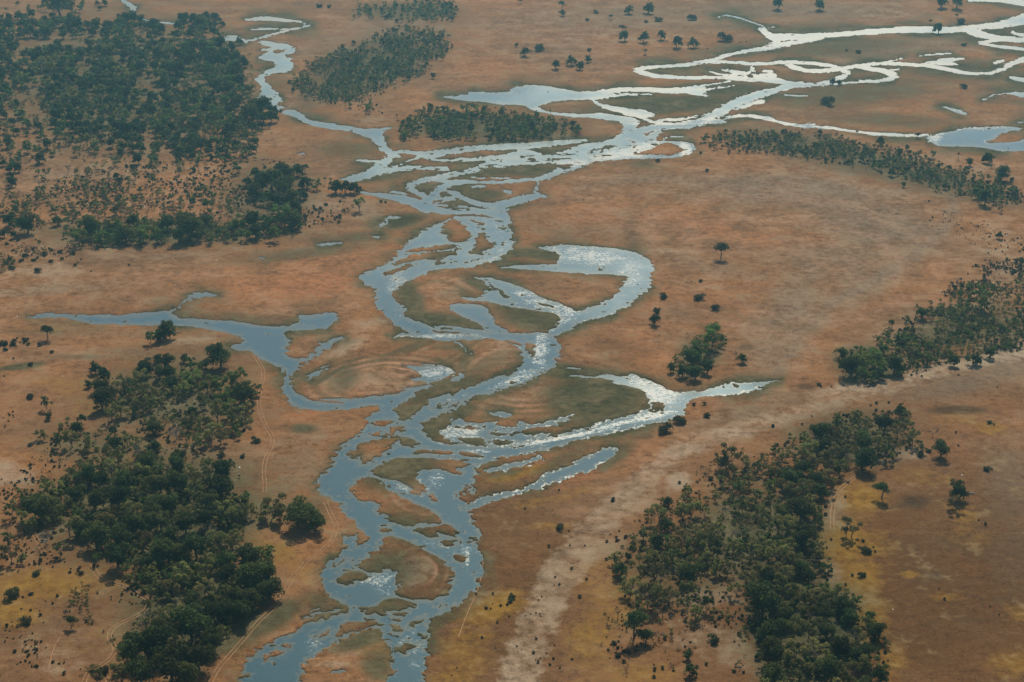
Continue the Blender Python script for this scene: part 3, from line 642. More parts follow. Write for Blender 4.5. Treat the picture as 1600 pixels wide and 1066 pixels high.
for n_t, ptrk in enumerate(parse(TRACKS) + parse(TRAILS)):
    ptrk = chaikin(ptrk, False, 2)
    seg = np.concatenate([[0], np.cumsum(np.hypot(*np.diff(ptrk, axis=0).T))])
    s = np.arange(0, seg[-1], 1.5)
    px = np.interp(s, seg, ptrk[:, 0]); py = np.interp(s, seg, ptrk[:, 1])
    c3 = on_ground(px, py); tan = np.gradient(c3[:, :2], axis=0); tan /= np.linalg.norm(tan, axis=1)[:, None] + 1e-9
    nrm = np.stack([-tan[:, 1], tan[:, 0]], -1)
    VV, FF = [], []
    for off in ((-.95, .95) if n_t < len(parse(TRACKS)) else (0,)):
        for q, wv in enumerate((-.22, .22)):
            VV.append(np.concatenate([c3[:, :2] + nrm * (off + wv), c3[:, 2:] + .09], 1))
        b0 = len(VV) - 2; n = len(s)
        ii = np.arange(n - 1)
        FF.append(np.stack([b0 * n + ii, b0 * n + ii + 1, (b0 + 1) * n + ii + 1, (b0 + 1) * n + ii], -1))
    link(bpy.data.objects.new('dirt_track' if n_t < len(parse(TRACKS)) else 'game_trail', mesh_from('dirt_track', np.concatenate(VV), np.concatenate(FF), tm)), kind='structure')
# ------------------------------------------------------------------ trees: models of unit crown width
rng = np.random.default_rng(7)
def leaf_mat(name, dark, light, back):
    m, t, P, out = new_mat(name)
    oi = t.nodes.new('ShaderNodeObjectInfo')
    tint = attr(t, 'tint').outputs['Fac']
    c = mixc(t, dark, light, tint)
    h = t.nodes.new('ShaderNodeHueSaturation'); t.links.new(c, h.inputs['Color'])
    t.links.new(mth(t, 'ADD', mth(t, 'MULTIPLY', oi.outputs['Random'], .07), .462), h.inputs['Hue'])
    t.links.new(mth(t, 'ADD', mth(t, 'MULTIPLY', mth(t, 'FRACT', mth(t, 'MULTIPLY', oi.outputs['Random'], 7.3)), .95), .55), h.inputs['Value'])
    t.links.new(h.outputs[0], P.inputs['Base Color'])
    P.inputs['Roughness'].default_value = .85; P.inputs['Specular IOR Level'].default_value = .08
    tr = t.nodes.new('ShaderNodeBsdfTranslucent'); t.links.new(h.outputs[0], tr.inputs['Color'])
    mx = t.nodes.new('ShaderNodeMixShader'); mx.inputs[0].default_value = back
    t.links.new(P.outputs[0], mx.inputs[1]); t.links.new(tr.outputs[0], mx.inputs[2]); t.links.new(mx.outputs[0], out.inputs['Surface'])
    return m
M_DENSE = leaf_mat('evergreen_leaves', (.022, .036, .012), (.090, .108, .026), .36)
M_OLIVE = leaf_mat('olive_leaves', (.075, .082, .026), (.235, .212, .065), .44)
M_GREEN = leaf_mat('fresh_green_leaves', (.055, .090, .022), (.165, .205, .045), .44)
M_BUSH = leaf_mat('shrub_leaves', (.026, .034, .015), (.090, .088, .034), .30)
M_GREYL = leaf_mat('thin_grey_twigs', (.070, .060, .045), (.125, .105, .075), .15)
m, t, P, out = new_mat('bark')
geo = t.nodes.new('ShaderNodeNewGeometry')
t.links.new(mixc(t, (.075, .058, .045), (.17, .14, .11), noise(t, geo.outputs['Position'], 1.4, 4)), P.inputs['Base Color'])
P.inputs['Roughness'].default_value = .95; P.inputs['Specular IOR Level'].default_value = .1
M_BARK = m
m, t, P, out = new_mat('weathered_dead_wood')
geo = t.nodes.new('ShaderNodeNewGeometry')
t.links.new(mixc(t, (.22, .19, .16), (.42, .38, .33), noise(t, geo.outputs['Position'], 1.0, 4)), P.inputs['Base Color'])
P.inputs['Roughness'].default_value = .95
M_DEAD = m

def leaves(centres, radii, n, size, flat=1.0, fill=.35, droop=0.0, r=rng):
    """n leaf sprays scattered over a set of lobes -> quads (V, F, tint)"""
    centres = np.asarray(centres, float); radii = np.asarray(radii, float)
    w = radii ** 2; k = r.choice(len(radii), n, p=w / w.sum())
    d = r.normal(size=(n, 3)); d /= np.linalg.norm(d, axis=1)[:, None]
    d[:, 2] = np.where(d[:, 2] < -.35, -d[:, 2] * .6, d[:, 2])
    rad = radii[k] * np.where(r.random(n) < fill, r.random(n) ** .5, .86 + .22 * r.random(n))
    p = centres[k] + d * rad[:, None] * np.array([1, 1, flat])
    p[:, 2] -= droop * (d[:, 2] < 0) * r.random(n) * radii[k]
    nrm = d + r.normal(size=(n, 3)) * .75; nrm[:, 2] += .35; nrm /= np.linalg.norm(nrm, axis=1)[:, None]
    a = np.cross(nrm, r.normal(size=(n, 3))); a /= np.linalg.norm(a, axis=1)[:, None] + 1e-9
    b = np.cross(nrm, a)
    s = size * (.6 + .8 * r.random(n))[:, None]; e = (.45 + .4 * r.random(n))[:, None]
    q = np.stack([p - a * s - b * s * e * .6, p + a * s * .5 - b * s * e, p + a * s + b * s * e * .5, p - a * s * .4 + b * s * e], 1)
    lobe_t = r.random(len(radii))
    tint = np.clip(.25 * lobe_t[k] + .55 * r.random(n) + .2 * r.random(n), 0, 1)
    return q.reshape(-1, 3), np.arange(4 * n).reshape(n, 4), np.repeat(tint, 4)
def tube(pts, rads, sides=6):
    pts = np.asarray(pts, float); V = []; F = []
    for i, (p, q) in enumerate(zip(pts, rads)):
        tn = pts[min(i + 1, len(pts) - 1)] - pts[max(i - 1, 0)]; tn /= np.linalg.norm(tn) + 1e-9
        a = np.cross(tn, [.3, .9, .2]); a /= np.linalg.norm(a); b = np.cross(tn, a)
        for s in range(sides):
            an = 2 * math.pi * s / sides
            V.append(p + q * (a * math.cos(an) + b * math.sin(an)))
        if i:
            for s in range(sides):
                F.append(((i - 1) * sides + s, (i - 1) * sides + (s + 1) % sides, i * sides + (s + 1) % sides, i * sides + s))
    return np.array(V), np.array(F)
def join(parts):
    V, F, o = [], [], 0
    for p in parts:
        V.append(p[0]); F.append(p[1] + o); o += len(p[0])
    return np.concatenate(V), np.concatenate(F)
def limb(a, b, r0, r1, r, bend=.06, n=4):
    a, b = np.array(a, float), np.array(b, float)
    ts = np.linspace(0, 1, n + 1)
    pts = a + (b - a) * ts[:, None]; L = np.linalg.norm(b - a)
    pts[1:-1] += r.normal(size=(n - 1, 3)) * bend * L
    return tube(pts, r0 + (r1 - r0) * ts, 5)
def crown_mesh(name, V, F, tint, mat):
    me = mesh_from(name, V, F, mat)
    a = me.attributes.new('tint', 'FLOAT', 'POINT'); a.data.foreach_set('value', tint.astype(np.float32))
    return me

# each model: (kind, crown mesh, trunk mesh, rise of the crown's middle over the base, in crown widths)
MODELS = {}
def lobes_dense(r):
    n = r.integers(9, 14); C = []; R = []
    for i in range(n):
        an = r.random() * 6.283; q = (.33 * math.sqrt(r.random())) if i else 0
        z = .30 + .42 * r.random() - q * .35
        C.append((math.cos(an) * q, math.sin(an) * q, z)); R.append(.13 + .10 * r.random())
    C.append((0, 0, .42)); R.append(.26)
    return np.array(C), np.array(R)
def lobes_umbrella(r):
    n = r.integers(9, 13); C = []; R = []
    for i in range(n):
        an = r.random() * 6.283; q = .36 * math.sqrt(r.random())
        C.append((math.cos(an) * q, math.sin(an) * q, .62 + .20 * r.random() - q * .25)); R.append(.14 + .09 * r.random())
    C.append((0, 0, .68)); R.append(.25)
    return np.array(C), np.array(R)
def lobes_airy(r):
    n = r.integers(9, 14); C = []; R = []
    for i in range(n):
        an = r.random() * 6.283; q = .40 * math.sqrt(r.random())
        C.append((math.cos(an) * q, math.sin(an) * q, .34 + .58 * r.random() - q * .3)); R.append(.08 + .10 * r.random())
    return np.array(C), np.array(R)
def build_model(kind, seed, leafn, leafs, low=False):
    r = np.random.default_rng(seed)
    if kind == 'D':
        C, R = lobes_dense(r); L = leaves(C, R, leafn, leafs, .85, .3, .4, r); mat = M_DENSE; top = .32; tr = .035
    elif kind == 'U':
        C, R = lobes_umbrella(r); L = leaves(C, R, leafn, leafs, .8, .35, 0, r); mat = M_DENSE; top = .48; tr = .030
    elif kind in 'OG':
        C, R = lobes_airy(r); L = leaves(C, R, leafn, leafs, .95, .45, .2, r); mat = M_OLIVE if kind == 'O' else M_GREEN; top = .28; tr = .022
    elif kind == 'B':
        C, R = lobes_airy(r); R = R * .9; L = leaves(C, R, leafn, leafs * .7, 1, .7, 0, r); mat = M_GREYL; top = .26; tr = .026
    base = (0, 0, -.04); fork = np.array([r.normal() * .03, r.normal() * .03, top])
    parts = [limb(base, fork, tr * 1.25, tr * .85, r, .04)]
    ks = range(len(R)) if not low else range(0, len(R), 3)
    for i in ks:
        st = fork if (r.random() < .6 or kind in 'DU') else np.array([fork[0] * .6, fork[1] * .6, top * (.5 + .5 * r.random())])
        parts.append(limb(st, C[i] + np.array([0, 0, R[i] * .2]), tr * .6, tr * .15, r, .07, 3))
        if kind == 'B':
            for _ in range(4):
                e = r.normal(size=3); e[2] = abs(e[2]); e *= R[i] * 1.1 / np.linalg.norm(e)
                parts.append(limb(C[i], C[i] + e, tr * .2, tr * .06, r, .08, 2))
    return L, join(parts), mat
SPEC = {'D': (5, 2300, .030), 'U': (3, 1700, .028), 'O': (6, 1300, .027), 'G': (3, 1500, .028), 'B': (3, 420, .020)}
for kd, (nv, ln, ls) in SPEC.items():
    MODELS[kd] = []
    for q in range(nv):
        L, T, mat = build_model(kd, 100 + q * 7 + ord(kd), ln, ls)
        MODELS[kd].append((crown_mesh('crown', *L, mat), mesh_from('trunk', *T, M_BARK if kd != 'B' else M_DEAD, True)))
# fan palm: thin stem and a ball of fans
PALM = []
for q in range(2):
    r = np.random.default_rng(900 + q)
    L = leaves([(0, 0, 2.0)], [.42], 160, .12, .9, .6, .2, r)
    T = limb((0, 0, -.05), (.06, .03, 2.0), .06, .05, r, .01)
    PALM.append((crown_mesh('crown', *L, M_OLIVE), mesh_from('trunk', *T, M_BARK, True)))
# bushes and small shrubs: foliage down to the ground
BUSHM, SHRUBM = [], []
for q in range(5):
    r = np.random.default_rng(300 + q); n = r.integers(6, 10); C = []; R = []
    for i in range(n):
        an = r.random() * 6.283; d = .32 * math.sqrt(r.random())
        C.append((math.cos(an) * d, math.sin(an) * d * .8, .12 + .22 * r.random() - d * .2)); R.append(.13 + .09 * r.random())
    L = leaves(C, R, 900, .034, .85, .3, .3, r)
    BUSHM.append(crown_mesh('bush', *L, M_BUSH))
for q in range(4):
    r = np.random.default_rng(400 + q)
    C = [(r.normal() * .12, r.normal() * .12, .25 + .1 * r.random()) for _ in range(4)]
    L = leaves(C, [.3, .25, .22, .28], 130, .10, .85, .35, .5, r)
    SHRUBM.append(crown_mesh('shrub', *L, M_BUSH))

# ------------------------------------------------------------------ where each tree stands: x,y of crown middle, crown width, kind
TREES = """345,560,42,D 150,577,21,D 163,588,22,D 161,624,38,D 157,605,24,D 139,602,14,D 230,574,30,D 246,562,18,D 262,566,24,D 288,562,15,D 250,585,24,D 225,592,26,O 205,602,22,O 240,610,30,O 270,602,26,D 300,590,34,G 325,602,30,G
190,612,26,O 190,640,24,O 175,650,22,O 210,635,26,O 372,596,34,G 383,616,42,D 355,620,30,G 340,645,34,O 365,655,30,O 300,650,22,D 243,666,30,D 276,676,26,B 330,672,34,O 345,682,26,O 295,660,24,O 320,625,26,O 360,640,26,G 385,645,22,O 345,600,28,G 265,585,22,D 285,610,24,O 235,630,22,O 300,570,22,G 320,575,26,G 315,695,22,O
74,631,20,O 76,652,14,D 128,656,18,U 180,671,22,U 105,668,25,O 113,688,26,O 140,690,24,O 150,682,18,B 183,695,24,D 160,712,28,O 218,706,26,B 243,703,22,D 232,722,30,D 280,718,26,D 278,728,28,D 349,738,36,D 130,705,26,O 95,690,22,O 200,690,20,O 120,672,22,D
140,745,36,D 156,752,30,D 195,753,38,D 120,772,32,D 92,768,26,O 62,783,26,D 75,766,24,O 33,775,22,O 150,782,36,D 185,780,36,D 228,760,24,O 250,760,38,D 276,757,36,D 292,744,28,O 303,770,32,O 343,764,46,D 328,785,36,D 262,785,38,D 240,797,32,D 212,800,32,O 56,797,38,D 85,800,36,O 383,779,18,D 175,735,28,O 205,737,28,O 130,732,26,O 300,742,26,O 320,745,28,O 225,735,26,O 365,785,22,O 105,752,24,O 165,725,24,O 185,715,24,O 80,785,30,O 345,790,30,O
110,822,36,O 133,826,30,D 152,840,46,D 186,842,38,D 216,822,38,D 252,815,36,D 290,820,38,D 322,812,36,D 352,805,34,O 375,802,24,O 185,872,42,D 250,866,44,D 280,862,38,D 308,857,44,D 328,832,30,B 351,877,36,D 391,872,42,D 365,848,26,O 285,902,36,O 320,918,30,O 268,920,28,O 395,902,46,D 418,890,38,D 422,920,40,D 395,938,42,D 370,932,36,D 342,955,46,D 300,980,60,D 240,1006,60,D 202,1000,32,D 270,1040,60,D 222,1050,52,D 312,1030,46,D 185,1045,32,O 152,1055,26,O 332,1002,42,D 72,842,28,B 18,866,30,O 35,874,18,O 112,970,20,U 232,964,20,B 222,976,18,B 20,800,24,O 45,815,28,O 225,845,34,O 165,812,30,O 265,838,32,D 340,845,32,O 230,880,30,D 300,940,34,D 270,960,32,O 375,960,34,D 255,985,36,D 320,885,34,O 15,840,20,O 290,1058,46,D 205,1020,40,D 95,860,22,O 355,900,34,D 240,905,24,O 295,800,30,O 180,805,28,O
427,790,40,O 440,802,28,O 478,798,50,D 466,812,40,D 495,818,34,D 370,808,30,D 393,800,20,O 415,805,24,O
1043,787,18,D 1080,793,30,O 1066,803,26,O 1030,803,28,O 1043,822,20,D 1004,835,24,O 1027,845,22,D 988,845,16,O 960,874,24,O 982,872,14,D 972,890,28,D 1000,890,34,O 1022,900,32,O 985,915,32,O 1012,930,38,O 1045,930,30,O 1078,898,34,D 1060,888,24,O 1064,840,28,O 1090,830,32,O 1106,847,34,O 1085,852,32,O 1122,830,24,O 1152,836,26,B 1106,872,28,O 1136,886,26,O 1160,880,26,O 1140,715,38,O 1127,722,26,O 1164,724,28,O 1148,746,16,O 1182,732,20,O 1205,732,26,O 1235,750,34,D 1222,736,28,O 1252,730,30,D 1255,708,30,O 1170,752,20,O 1180,777,22,O 1205,785,28,O 1222,802,30,D 1250,800,38,D 1215,822,26,O 1232,826,34,O 1272,800,24,O 1258,835,32,D 1200,855,26,O 1215,866,34,O 1237,876,32,O 1180,862,24,O 1185,892,28,O 1202,902,32,D 1226,896,36,O 1250,886,30,D 1263,902,28,D 1190,945,52,D 1222,920,36,O 1175,925,30,O 1245,930,32,O 1267,926,30,O 1285,932,28,O 1103,943,22,U 1087,958,18,O 1030,925,28,O 1000,950,26,O 1035,955,24,B 1050,870,24,O 1120,860,26,O 1145,855,24,O 1165,815,20,B 1130,800,20,B 1155,790,22,O 1190,800,22,O 1195,830,24,O 1165,905,26,O 1150,920,24,O 1075,920,22,O 1140,770,18,B 1160,840,22,O 1120,890,24,O 1100,800,20,O 1015,870,26,O 1240,770,28,O
991,971,42,U 1008,996,26,D 1029,993,20,B 1075,1025,18,D 1086,962,20,O 965,960,18,B 1078,1048,22,D 978,1045,14,B
1215,960,42,D 1240,957,34,O 1266,950,36,O 1290,957,30,D 1207,990,42,D 1236,986,36,O 1262,986,34,O 1290,982,36,D 1317,946,34,D 1300,930,30,O 1326,966,28,D 1207,1020,46,D 1240,1020,38,O 1275,1015,38,O 1306,1012,38,D 1336,1002,38,O 1367,990,28,D 1346,1026,36,D 1212,1055,46,D 1250,1055,42,O 1290,1047,42,D 1325,1047,38,O 1360,1042,36,O 1376,1056,30,D 1253,845,34,D 1282,870,26,O 1270,860,26,O 1228,855,28,O 1240,1085,46,D 1300,1085,46,O 1350,1085,44,D 1200,1085,46,O
1330,826,30,O 1322,830,20,B 1378,761,31,U 1470,704,27,D 1499,770,28,D 1493,786,24,O 1491,760,18,O 1457,676,18,B 1347,719,40,D
1335,648,20,O 1405,646,22,D 1375,656,28,O 1380,666,30,D 1402,670,26,O 1425,686,22,O 1350,672,28,O 1282,680,32,D 1302,686,30,O 1326,680,28,O 1347,692,36,D 1266,700,28,O 1242,714,26,O 1300,706,28,O 1322,706,30,O 1372,690,32,O 1395,696,26,O 1385,711,24,O 1276,720,28,O 1296,735,26,O 1312,730,28,O 1290,750,26,O 1275,745,30,D 1260,760,30,O 1282,770,26,D 1225,762,28,O 1200,762,22,O 1265,785,22,O 1310,662,24,O 1288,700,26,D 1420,668,18,O 1440,700,18,O
1314,551,22,D 1328,574,36,D 1346,566,32,G 1366,560,32,G 1371,576,30,G 1360,590,22,G 1396,573,30,D 1381,545,22,G 1393,505,14,U 1441,491,20,D 1538,472,30,G 1380,527,12,B 1365,529,9,B 1345,585,20,G 1530,455,24,G 1512,450,11,G 1522,488,14,O 1490,565,20,D 1520,560,24,D 1545,553,20,D 1425,545,18,O 1470,520,16,O 1410,530,18,G 1450,560,18,O 1500,490,16,O 1596,410,13,D 1561,370,12,D 1562,329,10,O
1126,390,23,U 1026,490,16,D 1023,501,18,D 1113,528,34,G 1130,531,16,G 1093,548,28,G 1080,562,30,D 1048,577,15,D 1066,581,22,D 1086,583,26,D 1105,575,22,D 1076,524,9,B 1159,562,18,D 1150,554,12,B
75,516,24,U 257,517,30,D 252,526,22,D 236,528,20,G 266,522,20,G 262,512,18,D
325,319,20,U 313,298,12,U 183,325,24,O 45,352,32,D 15,345,26,D 90,346,18,D 125,372,28,G 142,356,32,D 160,372,24,G 175,360,18,D 198,368,28,D 208,346,22,D 225,366,30,G 250,368,24,G 262,350,28,D 285,348,26,D 302,356,40,D 318,352,26,D 280,370,28,D 372,350,28,G 396,345,30,D 420,350,30,G 400,362,26,D 440,340,34,G 460,345,28,D 385,368,20,G 430,365,24,G 460,320,24,D
438,262,18,U 447,272,30,D 425,285,32,D 410,290,30,D 445,295,36,D 465,268,20,D 477,262,14,U 480,285,24,D 455,310,26,D 400,275,20,D 395,300,26,D 430,312,26,D 470,305,20,D 495,290,16,G 525,293,24,D 540,294,22,D 553,295,20,D 562,296,14,D 562,322,20,G 415,310,22,G 385,285,18,D
1434,210,10,U 1260,160,0.1,B 1546,165,0.1,B 1545,248,20,D 1563,272,26,D 1538,312,24,D 1525,302,18,G 1515,255,14,D 1529,292,14,G 1375,222,14,D 1548,298,18,G 1580,300,16,G
879,8,18,U 879,22,14,D 954,26,11,U 982,16,22,D 1013,14,26,D 972,44,15,U 976,58,24,D 1006,60,24,D 1008,80,12,U 1033,57,20,D 1057,68,24,D 1083,68,24,D 807,72,10,D 821,82,24,D 921,80,14,U 919,94,16,D 893,96,24,D 868,103,20,D 906,104,20,D 1215,8,26,D 1281,10,24,D 813,2,10,U 1466,45,24,D 1453,34,9,U 1495,24,9,U 677,120,10,D 1470,4,30,D 1495,4,34,D 1300,127,12,D 1310,129,11,D
410,168,30,D 428,172,22,D 425,184,20,D 395,178,30,D 370,110,26,D 375,128,22,D 330,72,24,D 340,95,28,D 205,28,26,D 315,34,36,D 187,40,24,D 288,36,22,D 240,40,30,D 100,55,22,D 95,8,60,D"""
BIGBUSH = """60,617,0.1 49,621,18 400,689,20 346,712,18 381,714,14 324,723,10 361,685,8 382,674,8 360,721,8 50,696,14 61,694,8 35,872,16 19,929,36 39,972,26 60,897,20 128,897,14 23,1020,9 100,1055,9 86,834,10 50,930,12 8,845,10 135,972,8 160,1050,30
1036,464,19 1095,466,25 1119,482,21 1060,658,30 1040,672,32 1084,633,8 1101,632,9 1103,651,16 1207,668,8 958,783,12 875,826,20 801,933,18 797,941,14 906,934,9 858,855,7 873,767,5 889,832,4 820,797,5 860,903,0.1 893,891,7
1003,917,7 1065,942,7 1071,972,8 1125,967,9 1110,959,7 1116,974,7 1118,981,7 1153,992,9 1103,1040,8 1146,1051,8 1162,1053,7 1034,1045,9 1022,1048,9 1022,1060,10 1088,1044,8 976,1036,9 1170,974,7 1131,935,10 1135,929,7 1110,930,8 1102,928,6 1114,1000,28 958,1007,15 965,1026,16 975,1020,12 1050,865,9 1061,880,9 1110,855,8 1033,940,8 1018,807,6 1014,828,5 990,863,6 1136,765,10 1159,780,8 1062,756,8 1190,714,9 1100,830,7 1200,838,8 1110,750,14
1352,862,24 1346,900,18 1348,847,7 1364,857,5 1368,864,6 1285,873,8 1286,884,9 1331,901,7 1322,916,6 1332,931,6 1288,903,9 1298,845,6 1278,828,7 1279,818,8 1290,806,8 1289,793,9 1304,784,6 1320,778,6 1386,1054,10 1540,734,17 1550,735,6 1540,821,7 1529,815,4 1544,661,13 1553,665,5 1493,677,5 1497,698,5 1438,712,18 1450,705,14 1475,938,7 1547,950,4 1561,963,4 1466,922,4 1370,706,0.1 1270,690,0.1
1278,602,11 1282,606,4 1299,606,4 1365,602,8 1369,632,7 1389,631,6 1360,635,5 1344,649,7 1253,665,6 1368,643,7 1252,686,8 1230,692,10 1227,698,8 1213,697,8 1558,607,4 1268,652,4 1440,590,5 1497,588,4 1424,588,6
60,424,16 202,416,5 16,405,14 18,420,14 95,395,12 70,398,14 97,406,8 118,415,10 40,400,14 80,410,10 143,426,4 10,412,12 62,338,0.1
82,551,10 62,541,8 22,537,18 5,538,18 38,532,14 45,540,8 8,548,12 60,532,0.1 48,571,12 22,562,5 7,590,4 72,618,0.1
1027,252,9 1105,268,9 1293,160,30 1505,136,17 1507,71,12 1342,82,13 1323,80,6 931,20,12 918,32,10 1028,31,18 1010,35,10 1080,29,22 1132,60,30 843,76,24 498,10,14 514,11,12 1503,34,22 1310,124,0.1 1095,240,7 1140,240,5 912,314,3 595,316,7 602,317,6 545,263,0.1 465,337,6 482,333,6 488,334,6 505,331,6 518,339,5 530,368,0.1 468,352,5 450,357,6 428,362,5 1452,316,5 1318,245,5 1490,1040,0.1 1595,1040,0.1 1094,441,8 1017,338,3"""
# woods and scrub too thick to place one by one: polygon | tree size lo,hi | gap | kinds || shrubs
FILLS = """T|13,26|9|DDDDGDO|-20,40 40,30 90,45 130,50 200,60 270,62 335,62 378,82 385,120 380,140 330,140 290,130 230,150 200,120 150,125 100,115 60,130 -20,125|1
T|13,25|9.5|DDDDGO|60,135 130,115 200,120 240,140 300,150 330,130 385,150 400,165 435,170 435,190 400,205 395,250 350,255 300,250 250,235 200,240 160,210 110,215 90,190 70,170|1
T|12,22|16|DDGGO|-20,170 60,130 100,180 130,215 200,245 250,240 290,255 350,258 395,255 400,268 330,265 240,270 200,290 150,240 100,240 50,255 -20,260|1
T|12,22|15|DDGO|-20,130 60,120 110,120 60,170 30,210 -20,215|1
T|12,20|8|DDG|-20,255 25,262 25,275 0,300 -20,300|1
T|11,18|7|DDDG|165,45 185,30 220,38 260,44 300,32 335,30 350,45 320,52 260,52 200,53|1
T|9,15|8|DG|60,18 100,10 165,8 160,14 110,22 70,26|1
T|7,13|12|DGO|0,8 50,5 60,20 0,30|1
T|6,10|5|GDO|450,128 480,105 560,75 600,55 640,45 690,55 705,70 690,92 640,125 590,140 545,162 500,160 480,150 455,140|1
T|6,10|5.5|GDG|548,18 590,14 650,10 655,-10 720,-10 705,30 690,37 600,34 555,25|1
T|8,14|6|GDGO|622,216 640,190 680,172 730,175 800,182 880,195 905,200 905,214 860,220 780,222 700,222 650,218|1
T|6,10|7|GDO|1090,222 1130,212 1200,208 1290,212 1330,225 1400,240 1470,262 1500,270 1540,275 1590,300 1590,318 1540,318 1500,300 1440,285 1380,268 1300,250 1200,240 1120,232|1
T|8,13|9|GO|540,160 560,158 580,165 550,178|1
T|8,14|9|GOB|50,270 200,290 300,300 370,290 380,330 240,340 120,330 60,320|1
T|10,16|12|GO|0,320 60,300 120,300 100,340 0,345|1
T|12,20|10|GD|-20,340 30,335 30,380 -20,380|1
T|10,16|9|GGO|100,345 140,345 240,360 300,372 360,352 400,352 470,340 470,355 400,368 330,375 240,382 150,388 105,375|1
T|6,11|8|OGGO|1400,540 1410,500 1450,480 1520,460 1610,440 1610,540 1500,562 1420,580|1
T|9,14|13|OGD|1300,235 1400,240 1500,272 1590,300 1590,318 1540,318 1500,305 1380,268|1
T|11,19|10|OOOGB|140,600 200,600 260,575 330,590 400,600 405,640 370,690 300,705 260,690 290,650 320,640 330,610 240,640 215,655 170,650|1
T|10,18|10|OOGOB|60,690 140,680 210,690 260,720 240,740 130,740 80,760 40,800 20,790|1
T|13,22|10|OOOGD|90,760 240,740 340,730 380,790 370,860 430,870 430,930 370,970 300,960 330,930 240,930 130,880 110,830 50,830|1
T|12,20|10|OOD|270,900 400,900 430,930 340,1010 210,1066 190,1060 240,985|1
T|10,18|10|OOOGB|1000,880 1010,830 1040,790 1120,740 1180,720 1260,690 1310,660 1420,650 1430,690 1340,720 1290,780 1275,840 1290,900 1170,930 1060,920 1000,940|1
T|12,22|11|OOOGD|1175,900 1290,880 1330,950 1385,1000 1390,1066 1190,1066|1
T|9,15|9|OGO|1050,570 1090,530 1130,510 1135,540 1110,580 1060,590|1
T|11,18|9|GGO|1320,590 1320,550 1380,525 1410,550 1405,590 1360,600|1
T|10,16|9|OGG|110,345 140,345 240,355 330,345 400,345 470,330 470,360 400,372 330,380 240,385 150,388|1
S|4,8|7|1400,545 1410,500 1450,480 1500,430 1610,380 1610,545 1500,565 1400,590
Z|6,11|7|1400,550 1410,505 1450,485 1500,440 1610,420 1610,545 1500,563 1410,588
Z|5,9|5.5|1092,222 1130,210 1200,206 1300,214 1400,240 1480,266 1600,305 1600,325 1500,305 1440,288 1350,258 1250,244 1110,234
Z|4,7|4.5|450,128 480,105 600,55 640,42 700,62 705,75 640,128 545,164 470,152
Z|6,10|6|625,215 645,188 730,178 880,198 900,205 895,214 780,222
Z|5,9|6|550,16 650,8 715,-8 700,32 600,33
Z|6,11|8|1320,560 1400,540 1420,580 1330,595
Z|7,14|12|0,780 60,740 200,700 400,740 420,830 300,930 200,1050 130,1060 100,900 0,860
Z|6,12|11|210,620 330,610 400,660 330,700 220,690
Z|6,13|11|960,880 1010,800 1120,720 1300,660 1440,680 1300,760 1280,860 1390,1060 1170,1066 1100,960 980,980
Z|6,12|16|930,960 1180,950 1180,1066 930,1066
Z|5,10|8|0,300 120,290 300,330 480,330 480,370 100,400 0,430
Z|5,9|10|-10,60 380,60 430,180 400,260 -10,290
S|3,6|6|1092,220 1130,208 1200,204 1300,212 1400,235 1500,268 1600,300 1600,330 1500,308 1440,290 1350,262 1250,248 1110,236
S|2.5,4.5|5|450,128 480,105 600,52 640,42 705,60 710,75 640,130 545,165 470,152
S|2.5,4.5|6|540,165 570,158 600,172 555,182 530,176
S|3,6|7|620,180 700,168 900,190 905,205 620,220
S|3,7|9|-10,380 60,375 130,400 100,430 -10,430
S|3,7|8|460,300 520,300 560,320 540,345 480,360 450,360
S|3,6|7|60,255 300,260 480,250 470,340 300,330 60,330
S|3,7|9|-10,620 60,610 120,690 110,730 40,800 -10,800
S|4,7|10|0,800 150,800 320,900 260,960 200,1066 0,1066
S|4,7|12|200,620 330,620 410,680 330,720 220,700
S|4,7|14|940,860 1020,790 1120,740 1180,760 1160,1066 950,1066
S|4,7|9|1300,640 1440,690 1400,720 1300,720
S|4,7|12|1280,820 1310,870 1390,1010 1390,1066 1300,1000
S|2,4|9|1380,330 1600,340 1600,470 1540,460 1560,400
S|4,8|8|-10,528 48,528 45,545 -10,556
S|3,6|26|780,830 960,860 930,1066 700,1066
S|3,6|16|1090,870 1150,900 1190,1066 1000,1066
S|2,3.5|14|960,20 1180,60 1100,80 960,70"""
def in_poly(P, X, Y): return sd_poly(P, np.asarray(X, float), np.asarray(Y, float)) > 0
KM = {'D': .40, 'U': .68, 'O': .50, 'G': .50, 'B': .50}      # crown middle over the base, in crown widths
trees = []      # px, py(base), width units, kind
for s in TREES.split():
    x, y, w, kd = s.split(','); x, y, w = float(x), float(y), float(w)
    if w < 1: continue
    w *= (.82 if y < 120 else 1.14 if kd in 'OD' and w > 19 else 1.06); trees.append((x, y + KM[kd] * w * .93, w, kd))
placed = [(a[0], a[1], a[2]) for a in trees]
shrubs = []
fr = np.random.default_rng(11)
